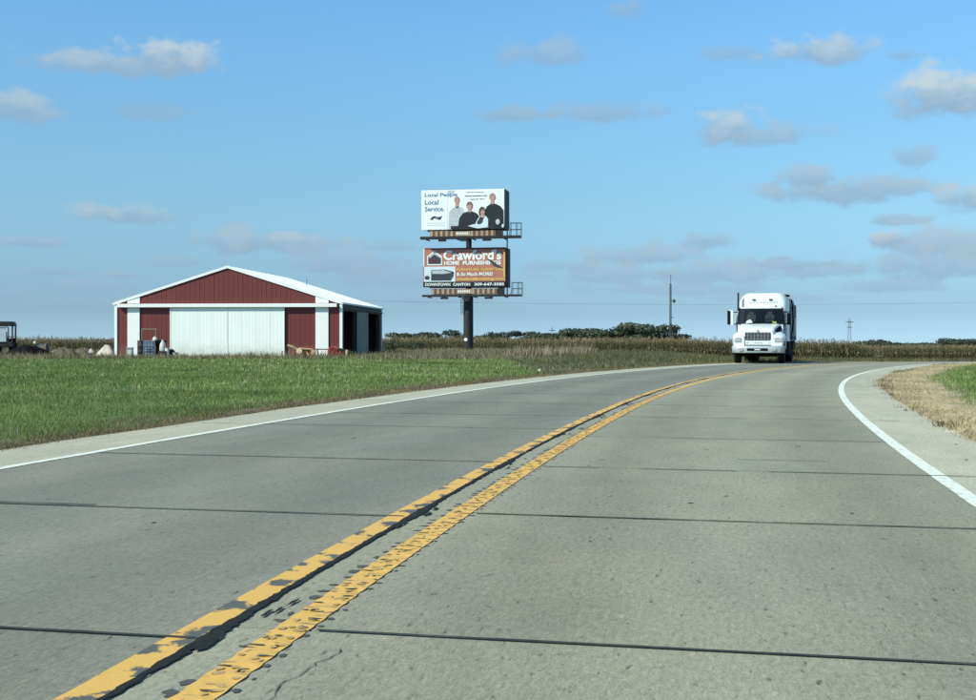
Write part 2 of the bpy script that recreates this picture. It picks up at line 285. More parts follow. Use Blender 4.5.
M_ = dict(
 slab_l=road_mat('worn_pavement', (.190,.199,.158), (.210,.211,.158), .50, .09),
 slab_r=road_mat('worn_pavement_pale', (.244,.249,.184), (.280,.273,.190), .50, .09),
 shoulder=road_mat('pale_shoulder', (.39,.395,.295), (.45,.44,.32), .45),
 bed=mat('road_bed', (.10,.10,.095), .9, .2, 20),
 tar=mat('tar_sealant', (.020,.023,.022), .9, .3, 18, .2, spec=.12),
 yellow_old=paint_mat('flaked_yellow_paint', (.68,.42,.095), (.10,.105,.085), .535, .575, 1.7, (2.4, 3.0, 1)),
 yellow=paint_mat('yellow_paint', (.68,.42,.095), (.19,.17,.10), .585, .66, 5, (4.5, 1.2, 1)),
 white_line=paint_mat('white_road_paint', (.74,.78,.66), (.40,.40,.33), .56, .70, 5, (2.2, 2.5, 1), fade=.10),
 notch=mat('milled_notch', (.068,.072,.062), .9, .3, 30),
 joint=mat('aged_joint_sealant', (.048,.053,.048), .9, .35, 9, .2, spec=.12), scrape=mat('scraped_paint', (.42,.29,.11), .9, .3, 30),
 red=mat('barn_red_paint', (.142,.029,.027), .5, .06, 1.5, stretch=(1,1,.25), stain=(.12,.032,.030), stain_amt=.6, stain_scale=.9, splash=.35),
 white=mat('white_painted_metal', (.76,.86,.80), .45, .03, 2, stretch=(1,1,.3), stain=(.66,.73,.67), stain_amt=.3, stain_scale=.8, splash=.4),
 roofw=mat('white_roof_metal', (.74,.83,.79), .4, .03, 1.5, metal=0),
 shed_red_shaded=mat('shaded_red_siding', (.050,.050,.044), .6, .1, 2), shed_white_shaded=mat('shaded_white_siding', (.21,.22,.165), .6, .08, 2),  # red and white siding of the long side, shade put into the colour
 trim=mat('white_trim', (.78,.84,.80), .45, .03, 3),
 barn_floor=mat('packed_earth', (.10,.085,.06), .95, .2, 2),
 wood_dark=mat('dark_timber', (.06,.05,.04), .8, .25, 4, stretch=(4,4,.5)),
 steel_dark=mat('dark_weathered_steel', (.020,.019,.018), .6, .35, 2.5, .1, stain=(.07,.04,.028), stain_amt=.6, stain_scale=1.8),
 steel_black=mat('black_steel', (.012,.013,.014), .6, .3, 4),
 lath_tan=mat('tan_apron_lath', (.36,.29,.20), .7, .2, 5), lath_brown=mat('brown_apron_lath', (.15,.085,.055), .75, .25, 5),
 vinyl_white=mat('white_vinyl', (.73,.80,.77), .5, .03, 1.2), vinyl_blue=mat('blue_print', (.035,.16,.33), .5, .05, 3),
 vinyl_grey=mat('grey_print', (.42,.49,.50), .5, .2, 6), vinyl_black=mat('black_print', (.010,.014,.016), .5, .3, 4),
 vinyl_skin=mat('skin_print', (.46,.30,.24), .5, .2, 9), vinyl_hair=mat('dark_hair_print', (.05,.035,.03), .5, .2, 9),
 vinyl_tan=mat('shaded_skin_print', (.33,.20,.15), .5, .2, 9), vinyl_pale=mat('pale_blue_print', (.56,.70,.74), .5, .1, 2), vinyl_rust=mat('terracotta_print', (.40,.165,.11), .5, .06, 1.5),
 vinyl_yellow=mat('yellow_print', (.68,.46,.12), .5, .08, 4), vinyl_maroon=mat('maroon_print', (.10,.02,.022), .5, .25, 3),
 vinyl_slate=mat('slate_print', (.035,.045,.05), .5, .3, 2.5),
 truck_white=mat('white_truck_paint', (.68,.75,.72), .28, .03, 2, spec=.5, coat=.3, splash=.3),
 truck_grime_shade=mat('grimy_shaded_white_paint', (.27,.29,.28), .6, .2, 2.2, .1, stain=(.09,.10,.10), stain_amt=.8, stain_scale=2.2),
 bumper=mat('silver_bumper', (.42,.48,.49), .3, .05, 3, metal=.25),
 chrome=mat('chrome', (.6,.62,.62), .2, .03, 3, metal=.9),
 seat_grey=mat('grey_seat_cloth', (.045,.052,.052), .8, .2, 8),
 rubber=mat('black_rubber', (.009,.009,.009), .9, .3, 12, spec=.1), chassis=mat('black_chassis', (.006,.006,.006), .85, .3, 6, spec=.1),
 glass=mat('dark_window_glass', (.010,.014,.016), .07, .1, 2, spec=.6), lamp=mat('headlamp_glass', (.34,.37,.37), .12, .15, 12, spec=.7),
 amber=mat('amber_lens', (.6,.22,.03), .2, .1, 10), seat=mat('dark_seat', (.03,.03,.033), .8, .2, 8),
 vest=mat('lime_vest', (.45,.60,.12), .7, .15, 8), paper=mat('white_paper', (.75,.76,.74), .6, .05, 5), letter_grey=mat('grey_lettering', (.42,.47,.48), .5, .1, 8),
 olive=mat('olive_tube_paint', (.17,.155,.10), .6, .2, 7), bluegrey=mat('blue_grey_plastic', (.17,.235,.29), .55, .2, 4, stain=(.30,.30,.24), stain_amt=.8, stain_scale=2.2),
 galv=mat('galvanised_steel', (.36,.39,.40), .45, .15, 6, metal=.5), palegrey=mat('pale_grey_plastic', (.52,.54,.50), .6, .12, 5),
 blackplastic=mat('black_plastic', (.006,.006,.007), .8, .3, 3, .1, spec=.08), concrete=mat('old_concrete', (.34,.34,.31), .85, .15, 6, .2),
 rust=mat('rusty_red_steel', (.34,.075,.045), .75, .35, 6, .2), cream=mat('cream_wood', (.62,.50,.30), .8, .15, 7), tanwood=mat('weathered_tan_wood', (.42,.32,.20), .85, .2, 7),
 gravel=mat('pale_gravel', (.50,.47,.39), .95, .2, 14, .5), dirt=mat('brown_earth', (.11,.092,.062), .95, .3, 5, .5, stain=(.21,.19,.13), stain_amt=.7, stain_scale=2),
 rock=mat('pale_rock', (.52,.46,.38), .9, .15, 6, .4), ttractor=mat('faded_green_paint', (.05,.09,.05), .6, .2, 5),
 cabglass=mat('painted_sky_panel', (.52,.62,.66), .25, .08, 2), mast=mat('grey_mast_steel', (.055,.06,.06), .6, .15, 2), wire=mat('grey_wire', (.22,.25,.27), .6, .1, 2),
 bark=mat('bark', (.07,.055,.04), .95, .3, 5, .4), leaf=vmat('tree_leaf', .75, .6, .25, .25), corn=vmat('corn_leaf', .8, 1.2, .15, .25),
 grass=vmat('grass_blade', .75, .35, .28, .25), ground=vmat('ground_cover', .95, 1.6, .35, 0, .5),
)

def clear_glass():
    m = bpy.data.materials.new('clear_glass'); m.use_nodes = True; nt = m.node_tree; N = nt.nodes; L = nt.links
    t = N.new('ShaderNodeBsdfTransparent'); t.inputs[0].default_value = (.72, .78, .76, 1); g = N.new('ShaderNodeBsdfGlossy'); g.inputs['Roughness'].default_value = .03
    f = N.new('ShaderNodeFresnel'); f.inputs[0].default_value = 1.5; mx = N.new('ShaderNodeMixShader')
    L.new(f.outputs[0], mx.inputs[0]); L.new(t.outputs[0], mx.inputs[1]); L.new(g.outputs[0], mx.inputs[2]); L.new(mx.outputs[0], N['Material Output'].inputs[0]); return m
M_['clear_glass'] = clear_glass()

# ------------------------------------------------------------ the road's course
KS = [0, 10, 20, 30, 40, 50, 58]; KH = [9.188, 10.894, 12.798, 15.887, 20.021, 24.572, 29.0]
DS = .25; S_ = np.arange(-24, 190, DS)
Hd = np.interp(S_, KS, KH); Hd = np.where(S_ > 58, np.minimum(29 + (S_ - 58) * .95, 76), Hd); Hd = np.radians(Hd)
cxs = np.cumsum(np.sin(Hd)) * DS; cys = np.cumsum(np.cos(Hd)) * DS
k0 = int((-4 + 24) / DS); cxs += -1.82 - cxs[k0]; cys += -.75 - cys[k0]
def frame(s, t):
    s = np.asarray(s, float); x = np.interp(s, S_, cxs); y = np.interp(s, S_, cys); h = np.interp(s, S_, Hd)
    return x + t * np.cos(h), y - t * np.sin(h)
def off_r(s): return 3.398 + .008 * np.clip(s, -4, 62)
def off_l(s): return -4.27 + .013 * np.clip(s, -4, 62)
SH_L, SH_R = 1.02, .88
def st(x, y):
    x = np.asarray(x, float).ravel(); y = np.asarray(y, float).ravel(); so_ = np.empty_like(x); to = np.empty_like(x)
    sub = slice(None, None, 2); X, Y, H, SS = cxs[sub], cys[sub], Hd[sub], S_[sub]
    for i in range(0, len(x), 20000):
        a, b = x[i:i+20000, None], y[i:i+20000, None]; j = np.argmin((a - X)**2 + (b - Y)**2, axis=1)
        so_[i:i+20000] = SS[j]; to[i:i+20000] = (x[i:i+20000] - X[j]) * np.cos(H[j]) - (y[i:i+20000] - Y[j]) * np.sin(H[j])
    return so_, to
def sstep(a, b, v): v = np.clip((v - a) / (b - a), 0, 1); return v * v * (3 - 2 * v)
def softplus(v, k=4.): return np.log1p(np.exp(np.clip(v / k, -30, 30))) * k
def G(x, y):                                              # the land: level near the road, falling away to the fields
    x = np.asarray(x, float); y = np.asarray(y, float)
    gl = -1.3 * sstep(112, 146, y); gr = -np.minimum(2.5, .0165 * softplus(y - 62)) - .0056 * np.clip(y - 225, 0, 3500)
    w = sstep(.10, .24, x / np.maximum(y, 20)); return gl * (1 - w) + gr * w
_pn = rng.normal(size=(6, 4))
def wav(x, y, sc):                                        # cheap smooth noise, about -1..1
    v = 0
    for a, b, c, d in _pn: v = v + np.sin(x * a / sc + y * b / sc + c * 3) * np.cos(y * d / sc + x * b * .6 / sc + a * 5)
    return v / 3
def green_mask(x, y, s, t):
    el = t - (off_l(s) - SH_L); er = t - (off_r(s) + SH_R)
    left = (el < -.62 - .25 * wav(x, y, .8)) & (y < 69 + 1.2 * wav(x, y, 2.5)) & (x < 1.6 + .7 * wav(x, y, 1.5) - .02 * (y - 45))
    right = (er > 1.35 + .22 * wav(x, y, 1.0)) & (x > 2)
    return left, right

def ground():
    xs = np.unique(np.concatenate([np.arange(-46, 60, .8), np.geomspace(60, 4000, 26), -np.geomspace(46, 4000, 26)]))
    ys = np.unique(np.concatenate([np.arange(-12, 150, .8), np.geomspace(150, 7000, 30), -np.geomspace(12, 600, 10)]))
    X, Y = np.meshgrid(xs, ys); x, y = X.ravel(), Y.ravel(); s, t = st(x, y)
    inroad = (t > off_l(s) - SH_L - .9) & (t < off_r(s) + SH_R + .9) & (s > -23) & (s < 188)
    z = G(x, y) + .03 * wav(x, y, 2.0) * (np.hypot(x, y) < 200) * ~inroad - np.where(inroad & (t > off_l(s) - SH_L - .3) & (t < off_r(s) + SH_R + .3), .10, 0)
    nx, ny = len(xs), len(ys); idx = np.arange(nx * ny).reshape(ny, nx)
    F = np.stack([idx[:-1, :-1], idx[:-1, 1:], idx[1:, 1:], idx[1:, :-1]], -1).reshape(-1, 4)
    me = bpy.data.meshes.new('ground'); me.from_pydata(np.stack([x, y, z], 1).tolist(), [], F.tolist())
    gl, gr = green_mask(x, y, s, t); c = np.empty((len(x), 4)); c[:] = (.135, .120, .075, 1)
    c[(y > 118)] = (.10, .085, .06, 1)
    c[gl | gr] = (.10, .155, .050, 1)
    er = t - (off_r(s) + SH_R); el = t - (off_l(s) - SH_L)
    c[(er > -1) & ~gr & (er < 2.2)] = (.42, .35, .22, 1)
    c[(el < 1) & (el > -1.1) & ~gl] = (.19, .155, .10, 1)
    a = me.attributes.new('Col', 'FLOAT_COLOR', 'POINT'); a.data.foreach_set('color', c.ravel())
    me.materials.append(M_['ground']); me.shade_smooth()
    tag(link('ground', me), 'flat farm ground of soil, weeds and mown grass on both sides of the road', kind='structure')
ground()

def ribbon(name, s_arr, t0, t1, dz, m, parent=None, nt=2, skirt=0, zfun=None, skew=0.):
    """sheet along the road between offsets t0(s) and t1(s); UV in metres"""
    s_arr = np.asarray(s_arr, float); n = len(s_arr)
    T0 = t0(s_arr) if callable(t0) else np.full(n, float(t0)); T1 = t1(s_arr) if callable(t1) else np.full(n, float(t1))
    V = []; U = []; cols = []
    for k in range(nt):
        t = T0 + (T1 - T0) * k / (nt - 1); ss = s_arr - skew * t; x, y = frame(ss, t); z = G(x, y) + dz
        if zfun is not None: z = z + zfun(s_arr, k / (nt - 1))
        cols.append((x, y, z, ss, t))
    for k in range(nt):
        x, y, z, ss, t = cols[k]; V += list(zip(x.tolist(), y.tolist(), z.tolist())); U += list(zip(ss.tolist(), t.tolist()))
    F = []
    for k in range(nt - 1):
        for i in range(n - 1): F.append((k*n+i, k*n+i+1, (k+1)*n+i+1, (k+1)*n+i)[::-1])
    if skirt:
        ring = [i for i in range(n)] + [k*n+n-1 for k in range(1, nt)] + [(nt-1)*n+i for i in range(n-2, -1, -1)] + [k*n for k in range(nt-2, 0, -1)]
        b0 = len(V)
        for i in ring: V.append((V[i][0], V[i][1], V[i][2] - skirt)); U.append(U[i])
        m_ = len(ring)
        for j in range(m_): F.append((ring[j], ring[(j+1) % m_], b0 + (j+1) % m_, b0 + j))
    me = bpy.data.meshes.new(name); me.from_pydata(V, [], F); me.materials.append(m)
    uvl = me.uv_layers.new(name='UVMap'); li = np.empty(len(me.loops), int); me.loops.foreach_get('vertex_index', li)
    uvl.data.foreach_set('uv', np.array(U)[li].ravel()); me.update()
    return link(name, me, parent)

road = tag(ribbon('road', np.arange(-22, 186, 1.), lambda s: off_l(s) - SH_L, lambda s: off_r(s) + SH_R, -.02, M_['bed'], None, 4, .1),
           'two lane country road curving to the right across flat farmland', kind='structure')
SKEW = .055; GAP = .010
JR = [-9, -5.4, -1.6, 1.72, 5.02, 8.05, 11.5, 15.3, 18.7, 22.2, 25.7, 29.2, 32.8, 36.4, 40, 44, 48]
JL = [-9, -5.2, -1.9, 1.5, 4.78, 8.35, 12.6, 15.2, 18.9, 22.4, 26, 29.6, 33, 36.6, 40.2, 44, 48]
for JJ, side, key in ((JL, -1, 'slab_l'), (JR, 1, 'slab_r')):
    ends = [-22] + JJ + [186]
    for a, b in zip(ends[:-1], ends[1:]):
        n = max(4, int((b - a) / .8))
        ta, tb = ((lambda s: off_l(s) + .02), (lambda s: np.full_like(s, -.075))) if side < 0 else ((lambda s: np.full_like(s, -.068)), (lambda s: off_r(s) - .02))
        ribbon('pavement_slab', np.linspace(a + GAP, b - GAP, n), ta, tb, .014, M_[key], road, 5, .03, skew=SKEW)
for JJ, side in ((JL, -1), (JR, 1)):
    ends = [-22] + JJ[::2] + [186]
    for a, b in zip(ends[:-1], ends[1:]):
        n = max(4, int((b - a) / .8))
        jag = lambda s, k=side: .05 * wav(s * 3, s * 0 + k * 9, .6)
        ta, tb = ((lambda s: off_l(s) - SH_L + jag(s)), (lambda s: off_l(s) + .01)) if side < 0 else ((lambda s: off_r(s) - .01), (lambda s: off_r(s) + SH_R + jag(s)))
        ribbon('shoulder_slab', np.linspace(a + .006, b - .006, n), ta, tb, .013, M_['shoulder'], road, 3, .09, skew=SKEW)
SD = np.concatenate([np.arange(-8, 30, .06), np.arange(30, 75, .4), np.arange(75, 185, 1.)])
ribbon('white_edge_line', SD, lambda s: off_l(s) - .055 + .012 * wav(s * 2, s, .5), lambda s: off_l(s) + .055 + .012 * wav(s * 2, s + 3, .5), .018, M_['white_line'], road, 2)
ribbon('white_edge_line', SD, lambda s: off_r(s) - .06 + .004 * wav(s * 5, s + 9, .3), lambda s: off_r(s) + .06 + .004 * wav(s * 5, s + 5, .3), .018, M_['white_line'], road, 2)
tag(ribbon('yellow_stripe', SD, lambda s: -.238 + .003 * wav(s * 4, s, .4), lambda s: -.108 + .003 * wav(s * 4, s + 7, .4), .0165, M_['yellow_old'], road, 2), 'left yellow centre stripe with paint flaked off in dark patches')
PITCH = .15
def tooth(s): return .5 + .5 * np.cos(2 * pi * s / PITCH)
S2 = np.concatenate([np.arange(-8, 26, .02), np.arange(26, 75, .4), np.arange(75, 185, 1.)])
near = lambda s: 1 - sstep(16, 26, s)
tag(ribbon('yellow_stripe', S2, lambda s: .110 - .010 * tooth(s) * near(s) + .0025 * wav(s * 9, s, .3), lambda s: .238 + .008 * tooth(s + .05) * near(s) + .0025 * wav(s * 9, s + 4, .3), .0165, M_['yellow'], road, 5,
    zfun=lambda s, k: .0035 * tooth(s + .05 * (2*k - 1)**2) * near(s)), 'right yellow centre stripe laid over milled rumble ridges')
def blob(mb, s0, t0, rs, rt, dz, n=9, jag=.35, uv=None):
    pts = []
    for j in range(n):
        a = 2 * pi * j / n; k = 1 + random.uniform(-jag, jag); pts.append((s0 + rs * k * cos(a), t0 + rt * k * sin(a)))
    P = []
    for (s, t) in pts:
        x, y = frame(s, t); P.append((float(x), float(y), float(G(x, y)) + dz))
    mb.poly(P[::-1])
mb = MB()
for k in range(int(34 / PITCH)):
    s0 = -7 + k * PITCH
    if random.random() < .84: blob(mb, s0 + random.uniform(-.03, .03), 0.084 + random.uniform(-.012, .012), .034 * random.uniform(.4, 1.2), .026 * random.uniform(.4, 1.3), .0165, 11, .5)
    if random.random() < .7: blob(mb, s0 + 0.07 + random.uniform(-.015, .015), .262 + random.uniform(-.01, .012), .022 * random.uniform(.4, 1.1), .017 * random.uniform(.4, 1.2), .0168, 8, .35)
    if random.random() < .85: blob(mb, s0 + .04, .17 + random.uniform(-.05, .05), .009, .034 * random.uniform(.4, 1), .0212, 8, .3)
tag(mb.build('rumble_notch', M_['notch'], road), kind='stuff')
mb = MB()
for k in range(int(30 / PITCH)):
    for q in range(4):
        blob(mb, -7 + k * PITCH + random.uniform(0, .15), .172 + random.uniform(-.055, .055), .008 + .018 * random.random(), .006 + .016 * random.random(), .0206, 7, .45)
tag(mb.build('paint_scrape', M_['scrape'], road), kind='stuff')
# tar seal poured along the centre joint and across the slab joints
def rag(s, a, sc=1., ph=0.): return a * (wav(s * 7 + ph, s * 3 - ph, .35 * sc) * .6 + wav(s * 23 + ph * 2, s * 5, .3 * sc) * .4)
SC = np.concatenate([np.arange(-8, 24, .025), np.arange(24, 90, .3)])
bl = sum(np.exp(-((SC - j) / .38) ** 2) for j in JL + JR)
ribbon('tar_seal', SC, lambda s: -.102 + rag(s, .014, ph=2) - .006 * bl, lambda s: -.072 + rag(s, .018) + bl * (.012 + .016 * np.abs(rag(s, 1., ph=9))), .0212, M_['tar'], road, 2)
mb = MB()
for j in JL + JR:
    for q in range(2):
        blob(mb, j + random.uniform(-.5, .55), random.uniform(-.06, .04), random.uniform(.03, .12), random.uniform(.006, .018), .0216 + q * .0003, 11, .5)
mb.build('tar_spatter', M_['tar'], road)
def seal(s0, ta, tb, w, wob_, ph, name='joint_seal', thin=0.):
    tt = np.arange(ta, tb, .05); d = wob_ * .3 * wav(tt, tt * .3 + ph * 5, 1.1) + rag(tt, .0025, 1.5, ph); hw = w * .46 * (.5 + .2 * wav(tt * 4, tt + ph * 3, .6)) * (1 - thin * (wav(tt * 2, tt - ph, .8) > .25))
    hw = np.maximum(hw, .004); V = []
    for t, dd, ww in zip(tt, d, hw):
        for sg in (-1, 1):
            x, y = frame(s0 - SKEW * t + dd + sg * ww, t); V.append((float(x), float(y), float(G(x, y)) + .0198))
    F = [(2*i, 2*i+1, 2*i+3, 2*i+2) for i in range(len(tt)-1)]
    me = bpy.data.meshes.new(name); me.from_pydata(V, [], F); me.materials.append(M_['joint']); link(name, me, road)
for i, j in enumerate(JR):
    if -2 < j < 40: seal(j, .27 if j < 25 else .1, float(off_r(j)) - .07 + (.55 if i % 2 else 0), .058 if i % 3 else .05, .03, i * 1.7 + 1, thin=.55 if j > 8 else .15)
for i, j in enumerate(JL):
    if -2 < j < 40: seal(j, float(off_l(j)) + .07 - (.9 if i % 2 == 0 else 0), -.1, .062 if i % 2 else .05, .03, i * 2.3 + 4, thin=.2 if j < 10 else .5)
seal(4.86, -3.9, -2.2, .05, .02, 8.8); seal(9.1, 1.9, 2.75, .03, .02, 3.1); seal(14.6, -3.4, -.3, .028, .05, 5.2, thin=.7)
def crack(pts, w):
    V = []; n = len(pts)
    for i, (s, t) in enumerate(pts):
        ww = w * (.5 + random.random()) * (1 if 0 < i < n-1 else .2)
        for sg in (-1, 1):
            x, y = frame(s, t + sg * ww); V.append((float(x), float(y), float(G(x, y)) + .0174))
    me = bpy.data.meshes.new('crack'); me.from_pydata(V, [], [(2*i, 2*i+1, 2*i+3, 2*i+2) for i in range(n-1)]); me.materials.append(M_['notch']); link('crack', me, road)
pts = []; t = .42
for k in range(34):
    t += random.gauss(0, .010); pts.append((1.45 - k * .035, t + .03 * sin(k * .35)))
crack(pts, .0022)
mb = MB()                                                  # crumbs of soil and tar lying on the slabs
for k in range(70):
    s0 = random.uniform(1, 30); t0 = random.choice([random.uniform(.5, 3.3), random.uniform(-4, -.4), random.uniform(3.5, 4.2)])
    blob(mb, s0, t0, random.uniform(.008, .03), random.uniform(.008, .028), .0172, 7, .5)
tag(mb.build('pavement_crumb', M_['notch'], road), kind='stuff')

# ------------------------------------------------------------ plants
def set_mesh(name, V, F3, C, m, F4=None):
    me = bpy.data.meshes.new(name); nv = len(V); n3 = len(F3) if F3 is not None else 0; n4 = len(F4) if F4 is not None else 0
    me.vertices.add(nv); me.vertices.foreach_set('co', np.ascontiguousarray(V, dtype=np.float32).ravel())
    loops = np.concatenate([F3.ravel() if n3 else np.empty(0, int), F4.ravel() if n4 else np.empty(0, int)]).astype(np.int32)
    me.loops.add(len(loops)); me.loops.foreach_set('vertex_index', loops)
    start = np.concatenate([np.arange(n3) * 3, n3 * 3 + np.arange(n4) * 4]).astype(np.int32)
    me.polygons.add(n3 + n4); me.polygons.foreach_set('loop_start', start)
    a = me.attributes.new('Col', 'FLOAT_COLOR', 'POINT'); c4 = np.ones((nv, 4), np.float32); c4[:, :3] = C; a.data.foreach_set('color', c4.ravel())
    me.materials.append(m); me.update(calc_edges=True); return me
def blades(name, x, y, h, w, nb, spread, pal, lean=.45, pw=None, label=None, hv=.35, shade=.25, cmul=None):
    n = len(x); N = n * nb; X = np.repeat(x, nb) + rng.normal(0, spread, N); Y = np.repeat(y, nb) + rng.normal(0, spread, N)
    H = (np.repeat(h, nb) if not np.isscalar(h) else np.full(N, h)) * np.clip(rng.normal(1, hv, N), .3, 2.0)
    W = (np.repeat(w, nb) if not np.isscalar(w) else np.full(N, w)); A = rng.uniform(0, 2*pi, N); Z = G(X, Y) + .03 * wav(X, Y, 2.0) - .02
    la = rng.uniform(0, 2*pi, N); lr = np.abs(rng.normal(0, lean, N)) * H
    dx, dy = np.cos(A) * W / 2, np.sin(A) * W / 2
    V = np.empty((N, 3, 3)); V[:, 0] = np.stack([X - dx, Y - dy, Z], 1); V[:, 1] = np.stack([X + dx, Y + dy, Z], 1)
    V[:, 2] = np.stack([X + np.cos(la) * lr, Y + np.sin(la) * lr, Z + H], 1)
    pal = np.array(pal); ci = rng.choice(len(pal), n, p=pw); C = np.repeat(pal[ci], nb, 0) * rng.uniform(1 - shade, 1 + shade, (N, 1))
    if cmul is not None: C = C * np.repeat(cmul, nb)[:, None]
    C = np.repeat(C, 3, 0)
    me = set_mesh(name, V.reshape(-1, 3), np.arange(N * 3).reshape(-1, 3), C, M_['grass'])
    return tag(link(name, me), label, kind='stuff')
def rnd_region(n, x0, x1, y0, y1): return rng.uniform(x0, x1, n), rng.uniform(y0, y1, n)
def in_view(x, y, m=.04): return (y > 2) & (np.abs(x / np.maximum(y, .1)) < 488/1300 + m + 1.0 / np.maximum(y, 1))
GREEN = [(.172,.250,.068), (.205,.280,.082), (.125,.190,.054), (.25,.31,.10), (.46,.42,.26)]; GP = [.34, .3, .22, .11, .03]
def lawn():
    xs, ys, hs, ws = [], [], [], []
    for (y0, y1, dens, h, w) in ((10, 20, 520, .055, .011), (20, 30, 250, .06, .016), (30, 45, 120, .07, .026), (45, 71, 52, .08, .044)):
        x0, x1 = -(y1 * .40 + 2), 3.5; n = int((x1 - x0) * (y1 - y0) * dens); x, y = rnd_region(n, x0, x1, y0, y1)
        k = in_view(x, y); x, y = x[k], y[k]; s, t = st(x, y); gl, _ = green_mask(x, y, s, t); x, y = x[gl], y[gl]
        k = rng.random(len(x)) < .72 + .28 * wav(x, y, .9); x, y = x[k], y[k]
        xs.append(x); ys.append(y); hs.append(np.full(len(x), h) * (1 + .3 * wav(x, y, .7))); ws.append(np.full(len(x), w))
    x, y = np.concatenate(xs), np.concatenate(ys)
    blades('lawn_grass', x, y, np.concatenate(hs), np.concatenate(ws), 4, .05, GREEN, .5, GP, 'short green mown grass covering the lawn between road and red barn', cmul=1 + .22 * wav(x, y, 1.8) * (1 + .5 * wav(x, y, 5)))
lawn()
def seed_heads():
    x, y = rnd_region(4500, -28, 2, 12, 70); k = in_view(x, y) & (wav(x, y, 1.7) > -.1); x, y = x[k], y[k]; s, t = st(x, y); gl, _ = green_mask(x, y, s, t); x, y = x[gl], y[gl]
    blades('seed_stalk', x, y, .12, .012 + .0006 * y, 3, .04, [(.42,.38,.24), (.34,.33,.18), (.20,.26,.10)], .35, [.4, .3, .3], 'pale grass seed stalks scattered through the lawn')
seed_heads()
def inner_grass():
    x, y = rnd_region(60000, 6, 42, 12, 66); k = in_view(x, y); x, y = x[k], y[k]; s, t = st(x, y); _, gr = green_mask(x, y, s, t); x, y = x[gr], y[gr]
    blades('inside_curve_grass', x, y, .10, .024, 4, .06, GREEN, .5, GP, 'green grass on the inside of the curve at the right edge', cmul=1 + .2 * wav(x, y, 1.2))
inner_grass()
DRY = [(.50,.42,.25), (.62,.54,.34), (.36,.30,.17), (.26,.23,.12), (.15,.14,.07)]
def verges():
    s = rng.uniform(4, 75, 26000); e = rng.gamma(1.6, .42, 26000); t = off_r(s) + SH_R - .06 + np.minimum(e, 1.7); x, y = frame(s, t); k = in_view(x, y) & (x > 2)
    blades('dry_verge_grass', x[k], y[k], .045, .013, 5, .05, DRY, 1.2, [.38, .32, .18, .08, .04], 'bleached dead grass bordering the shoulder inside the curve')
    s = rng.uniform(5, 60, 900); s = s[wav(s, s * 0, .35) > .25]; t = off_r(s) + SH_R + rng.normal(.02, .08, len(s)); x, y = frame(s, t); k = in_view(x, y)
    blades('edge_weed', x[k], y[k], .075, .016, 9, .06, [(.10,.085,.045), (.16,.125,.07), (.085,.09,.04), (.22,.17,.10)], .7, None, 'scrubby brown weeds rooted along the broken shoulder edge')
    s = rng.uniform(4, 75, 42000); e = rng.gamma(1.6, .33, 42000) * (1 + .5 * wav(s, s * 0, 1.3)); t = off_l(s) - SH_L + .06 - np.clip(e, 0, 1.4); x, y = frame(s, t); k = in_view(x, y)
    blades('brown_verge_grass', x[k], y[k], .05, .011, 5, .05, [(.30,.235,.14), (.21,.165,.095), (.12,.11,.055), (.085,.10,.04), (.40,.34,.21)], .9, [.28, .24, .2, .16, .12], 'withered brown grass lining the left shoulder')
verges()
def weeds():
    OL = [(.150,.155,.072), (.21,.19,.11), (.095,.125,.048), (.30,.26,.16), (.075,.105,.038)]
    x, y = rnd_region(20000, 0.3, 22, 36, 100); s, t = st(x, y); k = (t < off_l(s) - SH_L - .5); gl, _ = green_mask(x, y, s, t); k &= ~gl & in_view(x, y); x, y = x[k], y[k]
    blades('roadside_weeds', x, y, .16 + .12 * np.clip(wav(x, y, 2.2), -.9, 1), .028, 5, .08, OL, .6, [.24, .14, .32, .08, .22], 'rough olive and brown weeds between the lawn and the corn')
    x, y = rnd_region(22000, -45, 4, 68, 118); k = in_view(x, y); bx, by = x + 9, y - 79.5
    inbarn = (x > -24) & (x < -7) & (y > 79.3) & (y < 97); k &= ~inbarn
    k &= (~((y > 75) & (x < -8)) | (rng.random(len(x)) < .35)) & ~((x > -12.9) & (x < -7.5) & (y > 73) & (y < 79.4) & (rng.random(len(x)) < .8)); x, y = x[k], y[k]
    blades('tall_dry_grass', x, y, .26 + .20 * np.clip(wav(x, y, 3), -1, 1), .045, 5, .10, [(.27,.24,.14), (.20,.19,.10), (.13,.13,.065), (.34,.30,.19)], .55, [.3, .3, .25, .15], 'unmown dry grass standing in front of barn, billboard and corn')
    x, y = rnd_region(15000, 6, 90, 60, 150); s, t = st(x, y); k = (t < off_l(s) - SH_L - .5) & in_view(x, y); x, y = x[k], y[k]
    blades('field_edge_weeds', x, y, .24, .05, 5, .12, [(.12,.12,.055), (.17,.155,.085), (.09,.095,.042)], .6, None, 'low weeds on the bank beyond the curve below the corn')
weeds()
